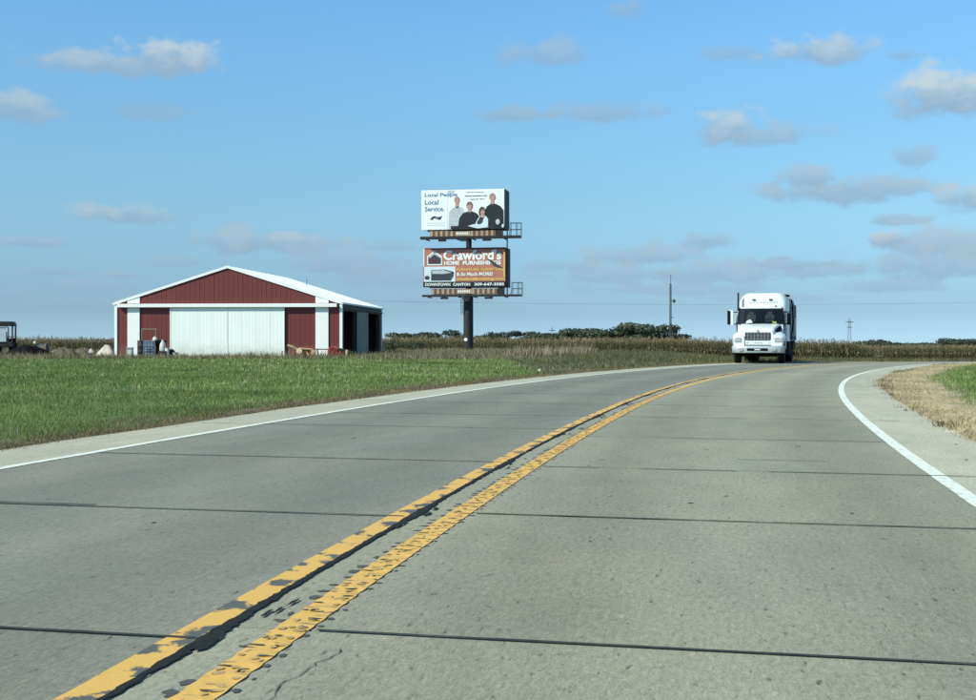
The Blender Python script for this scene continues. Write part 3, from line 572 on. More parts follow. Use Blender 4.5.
def corn_template(r, low):
    V, F3, F4, K = [], [], [], []
    def add_q(p): i = len(V); V.extend(p); F4.append((i, i+1, i+2, i+3))
    H = 2.0
    for a in (0, pi/2): 
        dx, dy = .016*cos(a), .016*sin(a); add_q([(-dx,-dy,0),(dx,dy,0),(dx*.6,dy*.6,H),(-dx*.6,-dy*.6,H)]); K.extend([(.30,.25,.13)]*4)
    nl = 11; a0 = r.uniform(0, 2*pi)
    for k in range(nl):
        z = .10 + 1.85 * k / nl; a = a0 + (k % 2) * pi + r.normal(0, .35); L = r.uniform(.5, .8) * (1 - .25 * k / nl); rise = r.uniform(.12, .38); droop = r.uniform(.25, .8)
        c = [(.135,.125,.060), (.090,.105,.042), (.205,.17,.09), (.060,.078,.032)][r.choice(4, p=[.30, .30, .16, .24])]
        prev = None; w0 = .042
        for q, (u, wq) in enumerate(((0, .6), (.35, 1), (.7, .8), (1, .1))):
            px, py, pz = cos(a)*L*u, sin(a)*L*u, z + rise * 4*u*(1-u*.55) * .6 - droop * u*u*.8; wx, wy = -sin(a)*w0*wq, cos(a)*w0*wq
            cur = [(px-wx, py-wy, pz), (px+wx, py+wy, pz)]
            if prev: add_q([prev[0], prev[1], cur[1], cur[0]]); K.extend([c]*4)
            prev = cur
    for k in range(5):
        a = r.uniform(0, 2*pi); i = len(V); tx, ty = cos(a)*.13, sin(a)*.13
        V.extend([(-.02, 0, H), (.02, 0, H), (tx, ty, H + r.uniform(.15, .36))]); F3.append((i, i+1, i+2)); K.extend([(.30,.245,.145)]*3)
    e = len(V); V.extend([(.0,-.03,.95),(.09,0,1.0),(.14,0,1.22),(.04,.03,1.2)]); F4.append((e,e+1,e+2,e+3)); K.extend([(.40,.34,.21)]*4)
    return np.array(V), np.array(F3), np.array(F4), np.array(K)
def corn_block(name, x, y, hs, label):
    Vs, F3s, F4s, Cs = [], [], [], []; base = 0; tmp = [corn_template(np.random.default_rng(40 + i), False) for i in range(6)]
    pick = rng.integers(0, 6, len(x)); z = G(x, y) - .02
    for i, (V, F3, F4, K) in enumerate(tmp):
        m = np.where(pick == i)[0]; n = len(m)
        if not n: continue
        a = rng.uniform(0, 2*pi, n); ca, sa = np.cos(a)[:, None], np.sin(a)[:, None]; h = hs[m] * np.clip(rng.normal(1, .07, n), .75, 1.2) / 2.3
        tx, ty = rng.normal(0, .05, n)[:, None], rng.normal(0, .05, n)[:, None]
        P = np.empty((n, len(V), 3)); P[:, :, 2] = V[None, :, 2] * h[:, None]
        P[:, :, 0] = V[None, :, 0]*ca - V[None, :, 1]*sa + x[m][:, None] + tx * P[:, :, 2]; P[:, :, 1] = V[None, :, 0]*sa + V[None, :, 1]*ca + y[m][:, None] + ty * P[:, :, 2]
        P[:, :, 2] += z[m][:, None]
        o = base + np.arange(n)[:, None, None] * len(V); F3s.append((F3[None] + o).reshape(-1, 3)); F4s.append((F4[None] + o).reshape(-1, 4)); base += n * len(V)
        Vs.append(P.reshape(-1, 3)); Cs.append((K[None] * np.clip(rng.normal(1, .17, (n, 1, 1)), .6, 1.5) * (1 + .12 * wav(x[m], y[m], 4))[:, None, None]).reshape(-1, 3))
    me = set_mesh(name, np.concatenate(Vs), np.concatenate(F3s), np.concatenate(Cs), M_['corn'], np.concatenate(F4s))
    return tag(link(name, me), label, kind='stuff')
def corn():
    def rows(x0, x1, y0, nrow, dx, back=0, slope=0.):
        xs, ys = [], []
        for r in range(nrow):
            n = int((x1 - x0) / dx); x = np.linspace(x0, x1, n) + rng.normal(0, .05, n); xs.append(x); ys.append(y0 + r * .76 + rng.normal(0, .06, n) + slope * (x - x0))
        if back:
            x = rng.uniform(x0, x1 + 6, back); xs.append(x); ys.append(y0 + nrow * .76 + rng.uniform(0, 1, back) ** 1.4 * 150)
        return np.concatenate(xs), np.concatenate(ys)
    x, y = rows(-64, 44.5, 150, 8, .22, 4500); keep = x / y < 44.5 / 150 + .01; x, y = x[keep], y[keep]; h = 2.5 - .9 * sstep(40, 45.5, x * 150 / y) + .13 * wav(x, y, 7) + .06 * wav(x, y, 1.8)
    corn_block('cornfield', x, y, h, 'drying field corn in a dense stand behind barn, billboard and truck')
    x, y = rows(30, 110, 190, 7, .24, 2500); h = 2.12 + .06 * wav(x, y, 6)
    corn_block('cornfield', x, y, h, 'farther and lower corn beyond the curve at the right edge')
corn()

# ---- far trees
def crown_mesh(seed, w, h, n=1900):
    r = np.random.default_rng(seed); nl = r.integers(5, 9); c = np.stack([r.normal(0, .30, nl) * w / 2, r.normal(0, .30, nl) * w / 2, h * r.uniform(.16, .72, nl)], 1)
    rad = r.uniform(.26, .46, nl)[:, None] * np.array([w * .62, w * .62, h * .52]); 
    k = r.integers(0, nl, n); d = r.normal(size=(n, 3)); d /= np.linalg.norm(d, axis=1)[:, None]; q = r.uniform(.4, 1.14, n)[:, None] ** .6
    P = c[k] + d * rad[k] * q; P[:, 2] = np.clip(P[:, 2], h * .06, None)
    sz = r.uniform(.4, 1.1, n)[:, None] * (.045 * (w + h) / 2); nrm = d + r.normal(0, .5, (n, 3)); nrm /= np.linalg.norm(nrm, axis=1)[:, None]
    a = np.cross(nrm, r.normal(size=(n, 3))); a /= np.linalg.norm(a, axis=1)[:, None]; b = np.cross(nrm, a)
    V = np.stack([P - a*sz, P - b*sz*.7, P + a*sz, P + b*sz*.7], 1)
    base = np.array([(.050,.072,.044), (.062,.084,.050), (.042,.064,.042), (.078,.096,.060)])[r.integers(0, 4, nl)]
    C = base[k] * r.uniform(.55, 1.6, (n, 1)); return set_mesh('crown', V.reshape(-1, 3), None, np.repeat(C, 4, 0), M_['leaf'], np.arange(4 * n).reshape(-1, 4))
def trunk_mb(w, h, seed):
    r = random.Random(seed); mb = MB(); mb.tube([(0,0,-.3), (r.uniform(-.1,.1), 0, h*.25), (r.uniform(-.3,.3), r.uniform(-.2,.2), h*.55)], [h*.045, h*.034, h*.018], 7)
    for k in range(4):
        a = 2*pi*k/4 + r.random(); z = h * r.uniform(.25, .45); mb.tube([(0, 0, z), (cos(a)*w*.16, sin(a)*w*.16, z + h*.14), (cos(a)*w*.30, sin(a)*w*.30, z + h*.3)], [h*.018, h*.012, h*.005], 5)
    return mb
TREES = [ # column, width px, top row, distance, name, label
 (398, 22, 334.5, 470, 'far_shrub', 'low dark bush on the horizon nearest the barn corner'),
 (412, 20, 335, 480, 'far_shrub', 'small rounded bush on the skyline between barn and billboard pole'),
 (427, 18, 334, 500, 'far_tree', 'little tree on the skyline above the thin fence post'),
 (445, 24, 330.5, 480, 'far_tree', 'taller rounded tree on the skyline just to the pole\'s left'),
 (458, 20, 334, 500, 'far_tree', 'low tree on the skyline touching the billboard pole'),
 (482, 22, 334, 500, 'far_tree', 'low tree on the skyline directly beside the billboard pole\'s shaded side'),
 (494, 22, 331.5, 490, 'far_tree', 'round topped tree, second out from the billboard pole toward the truck'),
 (511, 24, 332.5, 490, 'far_tree', 'broad low tree midway between billboard pole and the distant pylon'),
 (528, 24, 334, 500, 'far_tree', 'flat topped tree in the low stretch of the treeline'),
 (546, 26, 333, 480, 'far_tree', 'dark small tree just before the treeline rises'),
 (561, 22, 332.5, 470, 'far_tree', 'small tree standing where the treeline starts to rise'),
 (576, 30, 327.5, 450, 'far_tree', 'first tall tree of the raised clump, separate dome'),
 (597, 28, 328.5, 440, 'far_tree', 'paler dome between the first tall tree and the biggest trees'),
 (613, 32, 325, 450, 'far_tree', 'tall tree leaning into the highest part of the treeline'),
 (628, 38, 322.3, 440, 'far_tree', 'highest and widest tree of the whole treeline'),
 (644, 28, 326.5, 445, 'far_tree', 'rounded tree in the dip between highest crown and mast'),
 (659, 30, 323.5, 430, 'far_tree', 'open greyish tree just before the lattice mast'),
 (675, 20, 333, 440, 'far_shrub', 'last sloping bush of the treeline, past the mast'),
 (882, 30, 339.5, 640, 'far_tree', 'isolated wide dome of tree above the far corn past the truck'),
 (914, 22, 342, 680, 'far_tree', 'smaller separate tree beyond the isolated wide dome'),
 (935, 14, 344, 700, 'far_shrub', 'tiny bush on the skyline over the far corn'),
 (948, 20, 337.5, 620, 'far_tree', 'tallest tree of the pair at the picture\'s right edge'),
 (966, 32, 339.0, 640, 'far_tree', 'long low tree at the extreme right edge of the skyline'),
 (990, 34, 338, 640, 'far_tree', 'tree cut off by the right edge of the picture')]
for i, (px, wpx, top, Y, nm, lab) in enumerate(TREES):
    p = at(px, top - (3.2 if px < 565 else 1.4 if px < 860 else 1.8), Y); gz = float(G(p.x, Y)); h = p.z - gz; w = wpx * Y / FOC * 1.75
    t = empty(nm, (p.x, Y, gz), 0, lab, 'tree' if 'tree' in nm else 'bush', 'trees along the far horizon')
    o = link('crown', crown_mesh(100 + i, w, h * 1.02), t); trunk_mb(w, h, i).build('trunk', M_['bark'], t)

# ------------------------------------------------------------ barn
def sheet(mb, x0, x1, zb, zt, y0=0, pitch=.3, rib=.010, out=-1):
    """ribbed metal sheet in the local XZ plane; zt is a function of x"""
    xs = [(x0, 0)]; k = math.ceil((x0 + .03) / pitch)
    while k * pitch < x1 - .03:
        c = k * pitch
        for dx, d in ((-.032, 0), (-.014, 1), (.014, 1), (.032, 0)):
            if x0 < c + dx < x1: xs.append((c + dx, d))
        k += 1
    xs.append((x1, 0)); i = len(mb.v)
    for (x, d) in xs: mb.v += [(x, y0 + out * rib * d, zb), (x, y0 + out * rib * d, zt(x))]
    for j in range(len(xs) - 1): mb.face(i+2*j, i+2*j+2, i+2*j+3, i+2*j+1)
BW, BD, EV, PK = 14.15, 15.2, 3.33, 5.55
def barn():
    b = empty('barn', (-16.05, 80.15, 0), R(-4.6), 'red metal pole barn with white sliding doors and white roof', 'barn')
    hw = BW / 2; roofz = lambda x: PK - (PK - EV) * abs(x) / hw
    def part(name, mb, m, sm=None, bev=0, par=b): return mb.build(name, m, par, sm, bev)
    fw = part('front_wall', MB().rect(-hw+.1, hw-.1, .10, .14, 3.0, 3.2), M_['wood_dark'])
    # gable sheets above the rail
    x = -hw + .74; xs = [-hw + .74]
    while x < hw - .9: x = min(x + .915, hw - .74); xs.append(x)
    for a, c in zip(xs[:-1], xs[1:]):
        mb = MB()
        if a < 0 < c: sheet(mb, a + .004, 0, 3.28, lambda q: roofz(q) - .1); sheet(mb, 0, c - .004, 3.28, lambda q: roofz(q) - .1)
        else: sheet(mb, a + .004, c - .004, 3.28, lambda q: roofz(q) - .1)
        mb.build('siding_sheet', M_['red'], fw)
    px = lambda q: -hw + (q - 112.5) / (341.5 - 112.5) * BW
    for (a, c, m, zt) in ((113, 124.6, 'red', 3.22), (137, 152.5, 'red', 3.06), (152.5, 168.5, 'red', 3.06), (285, 300.5, 'red', 3.06), (300.5, 316, 'red', 3.06), (329, 340, 'red', 3.22)):
        mb = MB(); sheet(mb, px(a) + .004, px(c) - .004, .05, lambda q: min(zt, roofz(q) - .1), .03); mb.build('siding_sheet', M_[m], fw)
    for (a, c) in ((113, 124.6), (329, 340)):
        mb = MB(); sheet(mb, px(a) + .01, px(c) - .01, 3.28, lambda q: roofz(q) - .1, .0); mb.build('siding_sheet', M_['red'], fw)
    for (a, c) in ((124.6, 137.2), (316, 329)):
        mb = MB(); mb.rect(px(a), px(c), -.05, .02, .0, 3.12); part('white_panel', mb, M_['trim'], bev=.01)
        mb = MB(); xa, xc = px(a), px(c); mb.prism([(xa,-.05,3.31),(xc,-.05,3.31),(xc,-.05,roofz(xc)-.08),(xa,-.05,roofz(xa)-.08)], (0,.07,0)); part('white_panel', mb, M_['trim'])
    for i, (a, c) in enumerate(((168.5, 226.6), (226.9, 285))):
        d = part('sliding_door', MB().rect(px(a), px(c), -.09, -.05, .08, 3.02), M_['white'])
        n = 4; w = (px(c) - px(a)) / n
        for k in range(n):
            mb = MB(); sheet(mb, px(a) + k*w + .004, px(a) + (k+1)*w - .004, .06, lambda q: 3.04, -.098, .22, .004); mb.build('siding_sheet', M_['white'], d)
        mb = MB(); mb.rect(px(a)+.0, px(a)+.05, -.115, -.085, .05, 3.05).build('door_edge', M_['trim'], d); MB().rect(px(c)-.05, px(c), -.115, -.085, .05, 3.05).build('door_edge', M_['trim'], d)
    part('door_track', MB().rect(px(115.5), px(338), -.30, -.02, 3.05, 3.27), M_['trim'], bev=.02)
    for sx in (-1, 1): part('corner_trim', MB().rect(sx*hw-.085, sx*hw+.085, -.04, .12, 0, EV-.06), M_['trim'])
    # roof: two slopes, rake boards, ridge
    ov = .07
    for sx in (-1, 1):
        xe = sx * (hw + .10); ze = PK - (PK - EV) * (hw + .10) / hw
        mb = MB(); mb.prism([(0, -ov, PK), (xe, -ov, ze), (xe, BD+ov, ze), (0, BD+ov, PK)], (0, 0, .05))
        r = part('roof_slope', mb, M_['roofw'])
        mb = MB()
        for k in range(17):
            y = -ov + .1 + k * (BD + 2*ov - .2) / 16; mb.tube([(0, y, PK+.055), (xe, y, ze+.055)], .022, 4)
        mb.build('roof_rib', M_['roofw'], r)
        mb = MB(); mb.prism([(0, -ov-.02, PK+.075), (xe, -ov-.02, ze+.075), (xe, -ov-.02, ze-.09), (0, -ov-.02, PK-.09)], (0, .03, 0)); part('rake_board', mb, M_['trim'])
        part('eave_gutter', MB().rect(min(xe, xe+sx*.1), max(xe, xe+sx*.05), -ov, BD+ov, ze-.06, ze+.03), M_['trim'])
    part('ridge_cap', MB().tube([(0, -ov, PK+.03), (0, BD+ov, PK+.03)], .045, 6), M_['roofw'])
    part('vent_pipe', MB().lathe([(.05, 0), (.05, .38), (.08, .39), (.08, .45), (0, .47)], (2.2, 12.2, PK - (PK-EV)*2.2/hw), 'Z', 8), M_['galv'])
    # long side toward the camera's right: two open bays and a white sliding panel; sheets and track coloured as shaded
    X = hw
    sw = part('side_wall', MB().rect(X-.14, X-.04, .1, BD, 2.86, EV-.04), M_['red'])
    def side_sheet(y0, y1, m, par, out=.02, z1=2.88, zb=.05):
        mb = MB(); tmp = MB(); sheet(tmp, y0, y1, zb, lambda q: z1, 0); mb.v = [(X + out - v[1], v[0], v[2]) for v in tmp.v]; mb.f = tmp.f; mb.m = tmp.m; mb.build('siding_sheet', M_[m], par)
    yy = [.15, .9]
    for k in range(16): side_sheet(.12 + k*.94, .12 + (k+1)*.94 - .01, 'shed_red_shaded', sw, .0, EV-.05, 2.88)
    side_sheet(.12, .72, 'shed_red_shaded', sw); side_sheet(14.2, 15.1, 'shed_red_shaded', sw)
    part('side_track', MB().rect(X+.02, X+.14, .2, BD-.2, 2.94, 3.02), M_['steel_dark'])
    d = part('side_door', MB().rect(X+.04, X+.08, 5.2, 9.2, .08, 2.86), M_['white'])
    for k in range(4): side_sheet(5.2 + k, 6.2 + k - .01, 'shed_white_shaded', d, .095)
    for y in (.75, 5.0, 9.6, 14.1): part('post', MB().rect(X-.2, X-.05, y-.08, y+.08, 0, 2.9), M_['wood_dark'])
    part('corner_trim', MB().rect(X-.08, X+.06, BD-.1, BD+.06, 0, EV-.06), M_['trim'])
    for k in range(16):                                     # far long side
        mb = MB(); tmp = MB(); sheet(tmp, .12 + k*.94, .12 + (k+1)*.94 - .01, .03, lambda q: EV-.05, 0); mb.v = [(-X + v[1], v[0], v[2]) for v in tmp.v]; mb.f = tmp.f; mb.m = tmp.m; mb.build('siding_sheet', M_['red'], sw)
    rw = part('rear_wall', MB().rect(-hw+.1, hw-.1, BD-.16, BD-.1, 3.0, 3.2), M_['wood_dark'])
    for k in range(15):
        a, c = -hw+.05 + k*.936, -hw+.05 + (k+1)*.936 - .01; mb = MB(); sheet(mb, a, c, .03, lambda q: roofz(q) - .08, BD, out=1); mb.build('siding_sheet', M_['red'], rw)
    part('floor', MB().rect(-hw+.05, hw-.05, .05, BD-.05, .0, .06), M_['barn_floor'])
    for k in range(5):
        y = 2.2 + k*2.8; mb = MB(); mb.tube([(-hw+.2, y, EV-.15), (hw-.2, y, EV-.15)], .08, 4)
        for sx in (-1, 1): mb.tube([(sx*(hw-.2), y, EV-.15), (0, y, PK-.15)], .07, 4)
        part('roof_truss', mb, M_['wood_dark'])
barn()

# ------------------------------------------------------------ billboard
def text(name, s, x0, x1, z0, z1, y, m, parent, bold=.0, shear=0, thick=.006):
    c = bpy.data.curves.new(name, 'FONT'); c.body = s; c.size = 1; c.offset = bold; c.shear = shear; c.resolution_u = 3
    o = bpy.data.objects.new(name, c); me = bpy.data.meshes.new_from_object(o); bpy.data.objects.remove(o); bpy.data.curves.remove(c)
    v = np.empty(len(me.vertices) * 3); me.vertices.foreach_get('co', v); v = v.reshape(-1, 3); mn, mx = v.min(0), v.max(0)
    q = np.empty_like(v); q[:, 0] = x0 + (v[:, 0] - mn[0]) / (mx[0] - mn[0]) * (x1 - x0); q[:, 2] = z0 + (v[:, 1] - mn[1]) / (mx[1] - mn[1]) * (z1 - z0); q[:, 1] = y
    me.vertices.foreach_set('co', q.ravel()); me.materials.clear(); me.materials.append(m); me.name = name; me.update()
    return link(name, me, parent)
def billboard():
    Y = 107.; k = Y / FOC; rz = R(-11); px0 = 467.5
    b = empty('billboard', at(px0, 0, Y).xy.to_3d(), rz, 'tall double stacked roadside billboard on one dark steel pole', 'billboard')
    cr = cos(rz)
    U = lambda q: (q - px0) * k / cr; Z = lambda q: EYE - (q - HOR) * k
    def part(name, mb, m, sm=None, bev=0, par=b): return mb.build(name, m, par, sm, bev)
    part('pole', MB().lathe([(.41, -.3), (.40, Z(296))], (0, .35, 0), 'Z', 20), M_['steel_dark'], 40)
    part('upper_pole', MB().lathe([(.235, Z(296)), (.235, Z(200))], (0, .55, 0), 'Z', 16), M_['steel_dark'], 40)
    part('pole_label', MB().lathe([(.0, 0), (.15, .0), (.15, .02), (0, .02)], (U(465.3)+.05, -.09, Z(339.5)), 'Y', 10), M_['vinyl_white'])
    part('service_ladder', (lambda mb: [mb.tube([(U(461.3), -.1, Z(314.5)), (U(461.0), -.1, Z(299))], .02, 5), mb.tube([(U(463.3), -.1, Z(314.5)), (U(463.0), -.1, Z(299))], .02, 5)] + [mb.tube([(U(461.2), -.1, Z(q)), (U(463.2), -.1, Z(q))], .015, 5) for q in range(300, 315, 3)] and mb)(MB()), M_['steel_dark'])
    DEP = 2.15
    def face(x0, x1, y0, y1, m, name):
        f = part(name, MB().rect(U(x0), U(x1), -.06, .0, Z(y1), Z(y0)), m)
        bk = MB(); bk.rect(U(x0), U(x1), DEP-.06, DEP, Z(y1), Z(y0)); part('rear_face', bk, M_['steel_black'])
        fr = MB()
        for q in np.linspace(x0+4, x1-1.2, 6): fr.rect(U(q)-.06, U(q)+.06, .01, .16, Z(y1), Z(y0)); fr.rect(U(q)-.06, U(q)+.06, DEP-.22, DEP-.07, Z(y1), Z(y0))
        for zz in (y0+1, (y0+y1)/2, y1-1): fr.rect(U(x0+2), U(x1)-.02, .17, .27, Z(zz)-.07, Z(zz)+.07); fr.rect(U(x0+2), U(x1)-.02, DEP-.33, DEP-.23, Z(zz)-.07, Z(zz)+.07); 
        for q in (x0+10, px0, x1-.6):
            fr.rect(U(q)-.05, U(q)+.05, .28, DEP-.34, Z((y0+y1)/2)-.06, Z((y0+y1)/2)+.06)
        part('support_frame', fr, M_['steel_black'])
        # closed end panel
        part('end_panel', MB().rect(U(x1)-.01, U(x1)+.04, -.05, DEP-.05, Z(y1+.2), Z(y0+.3)), M_['steel_black'])
        return f
    fu = face(421, 504.3, 189.6, 229.3, M_['vinyl_white'], 'upper_panel'); fl = face(423, 505.3, 247.8, 287, M_['vinyl_rust'], 'lower_panel')
    fu['label'] = 'white upper advertising panel with four people'; fl['label'] = 'terracotta lower advertising panel with white lettering'
    def flat(name, pts, layer, m, par): mb = MB(); mb.poly([(U(p[0]), -.064 - .004 * layer, Z(p[1])) for p in pts]); return mb.build(name, M_[m], par)
    def ell(cx, cy, rx, ry, n=14): return [(cx + rx*cos(2*pi*j/n), cy + ry*sin(2*pi*j/n)) for j in range(n)]
    TY = lambda layer: -.064 - .004 * layer
    # upper print
    flat('printed_backdrop', [(447,190),(504,190),(504,229),(447,229)], 0, 'vinyl_white', fu)
    flat('printed_fold', [(447,190.5),(447.8,190.5),(447.8,229),(447,229)], 1, 'vinyl_pale', fu)
    flat('printed_corner', [(448,190.3),(456,190.3),(452,193.5),(448,196)], 1, 'vinyl_grey', fu)
    for s, x1, ya, yb in (('Local People', 457.5, 192.6, 197.3), ('Local', 438.3, 199.4, 204.1), ('Service.', 444.3, 206.2, 210.8)):
        text('lettering', s, U(424.6), U(x1), Z(yb), Z(ya), TY(3), M_['vinyl_blue'], fu, .014)
    flat('printed_mark', [(430,219.2),(432,216.4),(435,215.6),(436,217),(433.5,218),(432,219.6)], 2, 'vinyl_black', fu)
    flat('printed_mark', [(442.5,215.3),(440.5,219),(438,219.6),(438,217.4),(440,216.4)], 2, 'vinyl_black', fu)
    flat('printed_mark', [(434.6,216),(439,216.6),(438.2,218.9),(435.5,218.6)], 2, 'vinyl_blue', fu)
    for yy in (222, 224.3):                                    # two rows of small pale print, unreadable in the photograph
        q = 426.5
        while q < 443.5: w = random.uniform(.8, 2.6); flat('small_print', [(q, yy), (q+w, yy), (q+w, yy+1.0), (q, yy+1.0)], 2, 'vinyl_pale', fu); q += w + .5
    for yy, xa, xb in ((192.3, 467, 484), (196.0, 465, 486), (199.3, 470, 484)):
        mb = MB(); q = xa
        while q < xb: 
            w = random.uniform(.5, 1.4); mb.poly([(U(q), TY(3), Z(yy+.5+random.uniform(-.4,.4))), (U(q+w), TY(3), Z(yy+.7+random.uniform(-.5,.5))), (U(q+w), TY(3), Z(yy+random.uniform(-.4,.4))), (U(q), TY(3), Z(yy-.2))]); q += w + (.2 if yy == 196 else .45)
        mb.build('script_lettering', M_['vinyl_slate'], fu)
    def person(hx, hy, hr, body, shirt, hair, layer):
        hr *= 1.14
        flat('printed_figure', body, layer, shirt, fu); flat('printed_neck', [(hx-1.7, hy+1.6), (hx+1.7, hy+1.6), (hx+2.1, hy+hr*1.9), (hx-2.1, hy+hr*1.9)], layer + 1, 'vinyl_skin', fu)
        flat('printed_hair', ell(hx, hy - .35, hr*.98, hr*1.24), layer + 2, hair, fu); flat('printed_face', ell(hx, hy + .35, hr*.84, hr*1.12), layer + 3, 'vinyl_skin', fu)
        flat('printed_hair', [(hx-hr*.8, hy-.3), (hx-hr*.5, hy-hr*.75), (hx+hr*.5, hy-hr*.8), (hx+hr*.8, hy-.3), (hx+hr*.4, hy-hr*.5), (hx-hr*.3, hy-hr*.45)], layer + 4, hair, fu)
        for e in (-.36, .36): flat('printed_eye', ell(hx + e*hr, hy - .1, .38, .26, 6), layer + 4, 'vinyl_hair', fu)
        flat('printed_mouth', ell(hx, hy + hr*.78, .62, .22, 6), layer + 4, 'vinyl_maroon', fu); flat('printed_shadow', [(hx+hr*.35, hy-.4), (hx+hr*.84, hy+.2), (hx+hr*.6, hy+hr*.9), (hx+hr*.3, hy+hr*1.2)], layer + 3.5, 'vinyl_tan', fu)
        flat('printed_collar', [(hx-2.2, hy+hr*1.75), (hx, hy+hr*2.2), (hx+2.2, hy+hr*1.75), (hx+.6, hy+hr*2.6), (hx-.6, hy+hr*2.6)], layer + 4, 'vinyl_slate', fu)
    person(457.2, 200.5, 2.6, [(448.5,229),(449.2,212),(452,208.3),(456,206.2),(459,206.2),(463,208.4),(466,213),(466.5,229)], 'vinyl_grey', 'vinyl_tan', 2)
    person(492.6, 198.2, 2.9, [(484.5,229),(484.6,212),(487,207),(490.5,204.6),(496,204.6),(500.5,207),(503.6,211),(503.9,229)], 'vinyl_black', 'vinyl_tan', 2)
    person(469.8, 206.2, 2.8, [(458,229),(459.5,218),(463,213.4),(467.5,211.8),(473,211.8),(477.5,214),(480.5,219),(481,229)], 'vinyl_black', 'vinyl_hair', 7)
    flat('printed_hair', ell(482.4, 212.6, 3.4, 5.6), 12, 'vinyl_hair', fu); person(483, 212, 2.4, [(471,229),(475,225),(478.5,218.4),(481.5,216.6),(486,216.4),(488.4,219.5),(488.3,229)], 'vinyl_pale', 'vinyl_hair', 13)
    flat('printed_vest', [(477,223),(480.5,217.2),(483.5,218.5),(483,222.5),(479,226)], 17, 'vinyl_slate', fu)
    flat('printed_banner', [(451,226),(504,226.6),(504.1,229.2),(451,229.2)], 18, 'vinyl_black', fu)
    flat('printed_hands', [(468,226.2),(474,224.6),(486,224.8),(489,227.6),(478,228.8)], 19, 'vinyl_pale', fu); flat('printed_hands', ell(498, 222.5, 2.2, 2.8), 19, 'vinyl_grey', fu); flat('printed_hands', ell(503, 226.5, 1.1, 1.8), 20, 'vinyl_pale', fu)
    # lower print
    flat('printed_border', [(423,247.9),(424.2,247.9),(424.2,266),(423,266)], 1, 'vinyl_pale', fl)
    flat('print_and_shade_band', [(424.3,247.9),(505.2,247.9),(505.2,249.6),(424.3,249.0)], 1, 'vinyl_maroon', fl)  # catwalk's shadow painted along the panel's top edge
    flat('printed_house', [(427,265),(427,256),(434,250.4),(442,256),(442,265)], 1, 'vinyl_white', fl)
    flat('printed_house', [(428,263.8),(428,256.7),(434,252),(441,256.7),(441,263.8)], 2, 'vinyl_slate', fl)
    flat('printed_roof', [(433.3,251.8),(441.2,256.8),(440.6,258),(434,254.2),(429.5,258),(428.8,257)], 3, 'vinyl_grey', fl)
    for q in (429, 432.2, 435.5): flat('printed_window', [(q,258.5),(q+2.2,258.5),(q+2.2,262.3),(q,262.3)], 3, 'vinyl_maroon', fl)
    text('lettering', "Crawford's", U(443.5), U(501.5), Z(260.2), Z(249.9), TY(4), M_['vinyl_white'], fl, .035)
    text('lettering', 'HOME', U(444.2), U(459.6), Z(265), Z(260.9), TY(4), M_['vinyl_white'], fl, .04)
    text('lettering', 'FURNISHINGS', U(463), U(501), Z(265), Z(260.9), TY(4), M_['vinyl_white'], fl, .04)
    flat('slanting_dark_mark', [(487.5,259.2),(491.5,260.5),(498.5,265.5),(503.4,268.6),(499,268.4),(493.5,266)], 6, 'vinyl_slate', fl)  # dark slanting shape past the end of the lettering
    flat('printed_photo', [(424,266.4),(455.4,266.4),(455.4,281.6),(424,281.6)], 1, 'vinyl_pale', fl)
    flat('printed_sofa', [(431,270),(445,269.3),(454,271.8),(453.7,276),(451,280.6),(431,280.6)], 2, 'vinyl_slate', fl); flat('printed_sofa', [(431.6,270.6),(444,270),(452,272.4),(444,273.8),(432,273.6)], 3, 'vinyl_grey', fl)
    flat('printed_table', ell(427, 277.6, 2.7, 2.2, 10), 2, 'vinyl_slate', fl)
    text('lettering', 'FURNITURE, FURNITURE', U(456.8), U(503.5), Z(271.4), Z(268.2), TY(4), M_['vinyl_yellow'], fl, .03)
    text('lettering', '& So Much MORE!', U(456.8), U(493), Z(275.8), Z(272.4), TY(4), M_['vinyl_white'], fl, .03)
    flat('print_and_shade_band', [(456.3,277.8),(504.6,277.3),(504.6,281.0),(456.3,281.0)], 2, 'vinyl_rust', fl); text('lettering', 'crawfordsfurnishings.com', U(457), U(504), Z(281.0), Z(277.6), TY(4), M_['vinyl_yellow'], fl, .04)
    flat('printed_border', [(503.6,252),(505,252),(505,281),(503.6,281)], 2, 'vinyl_yellow', fl)
    flat('printed_strip', [(423,281.7),(505.3,281.7),(505.3,287),(423,287)], 3, 'vinyl_black', fl)
    text('lettering', 'DOWNTOWN', U(425), U(450.4), Z(285.8), Z(282.9), TY(4), M_['vinyl_white'], fl, .03); text('lettering', 'CANTON', U(453), U(470.3), Z(285.8), Z(282.9), TY(4), M_['vinyl_white'], fl, .03)
    text('lettering', '309-647-3585', U(474.5), U(504.2), Z(285.8), Z(282.9), TY(4), M_['vinyl_white'], fl, .03)
    # aprons, catwalks, cages
    for (xa, xb, ya, yb, cw0, cw1, xw0, xw1, cg0, cg1, cgt) in ((430, 496, 230.6, 236.6, 237.6, 239.6, 422.5, 522.3, 512, 522.3, 224.8), (431.5, 497.5, 288.6, 294.4, 295.6, 297.0, 424.5, 523.2, 513.6, 523.2, 283.4)):
        ap = part('apron', MB().rect(U(xa-.4), U(xb+.4), .03, .09, Z(yb), Z(ya)), M_['lath_brown'])
        n = 26; w = (U(xb) - U(xa)) / n
        for i in range(n):
            if 10 <= i < 16: continue
            m = M_['lath_tan'] if i % 2 == 0 else M_['lath_brown']; h = random.uniform(-.02, .02)
            MB().rect(U(xa)+i*w+.008, U(xa)+(i+1)*w-.008, -.03 - (.02 if i % 2 == 0 else 0), .028, Z(yb)+.03+h, Z(ya)-.03+h).build('lath', m, ap)
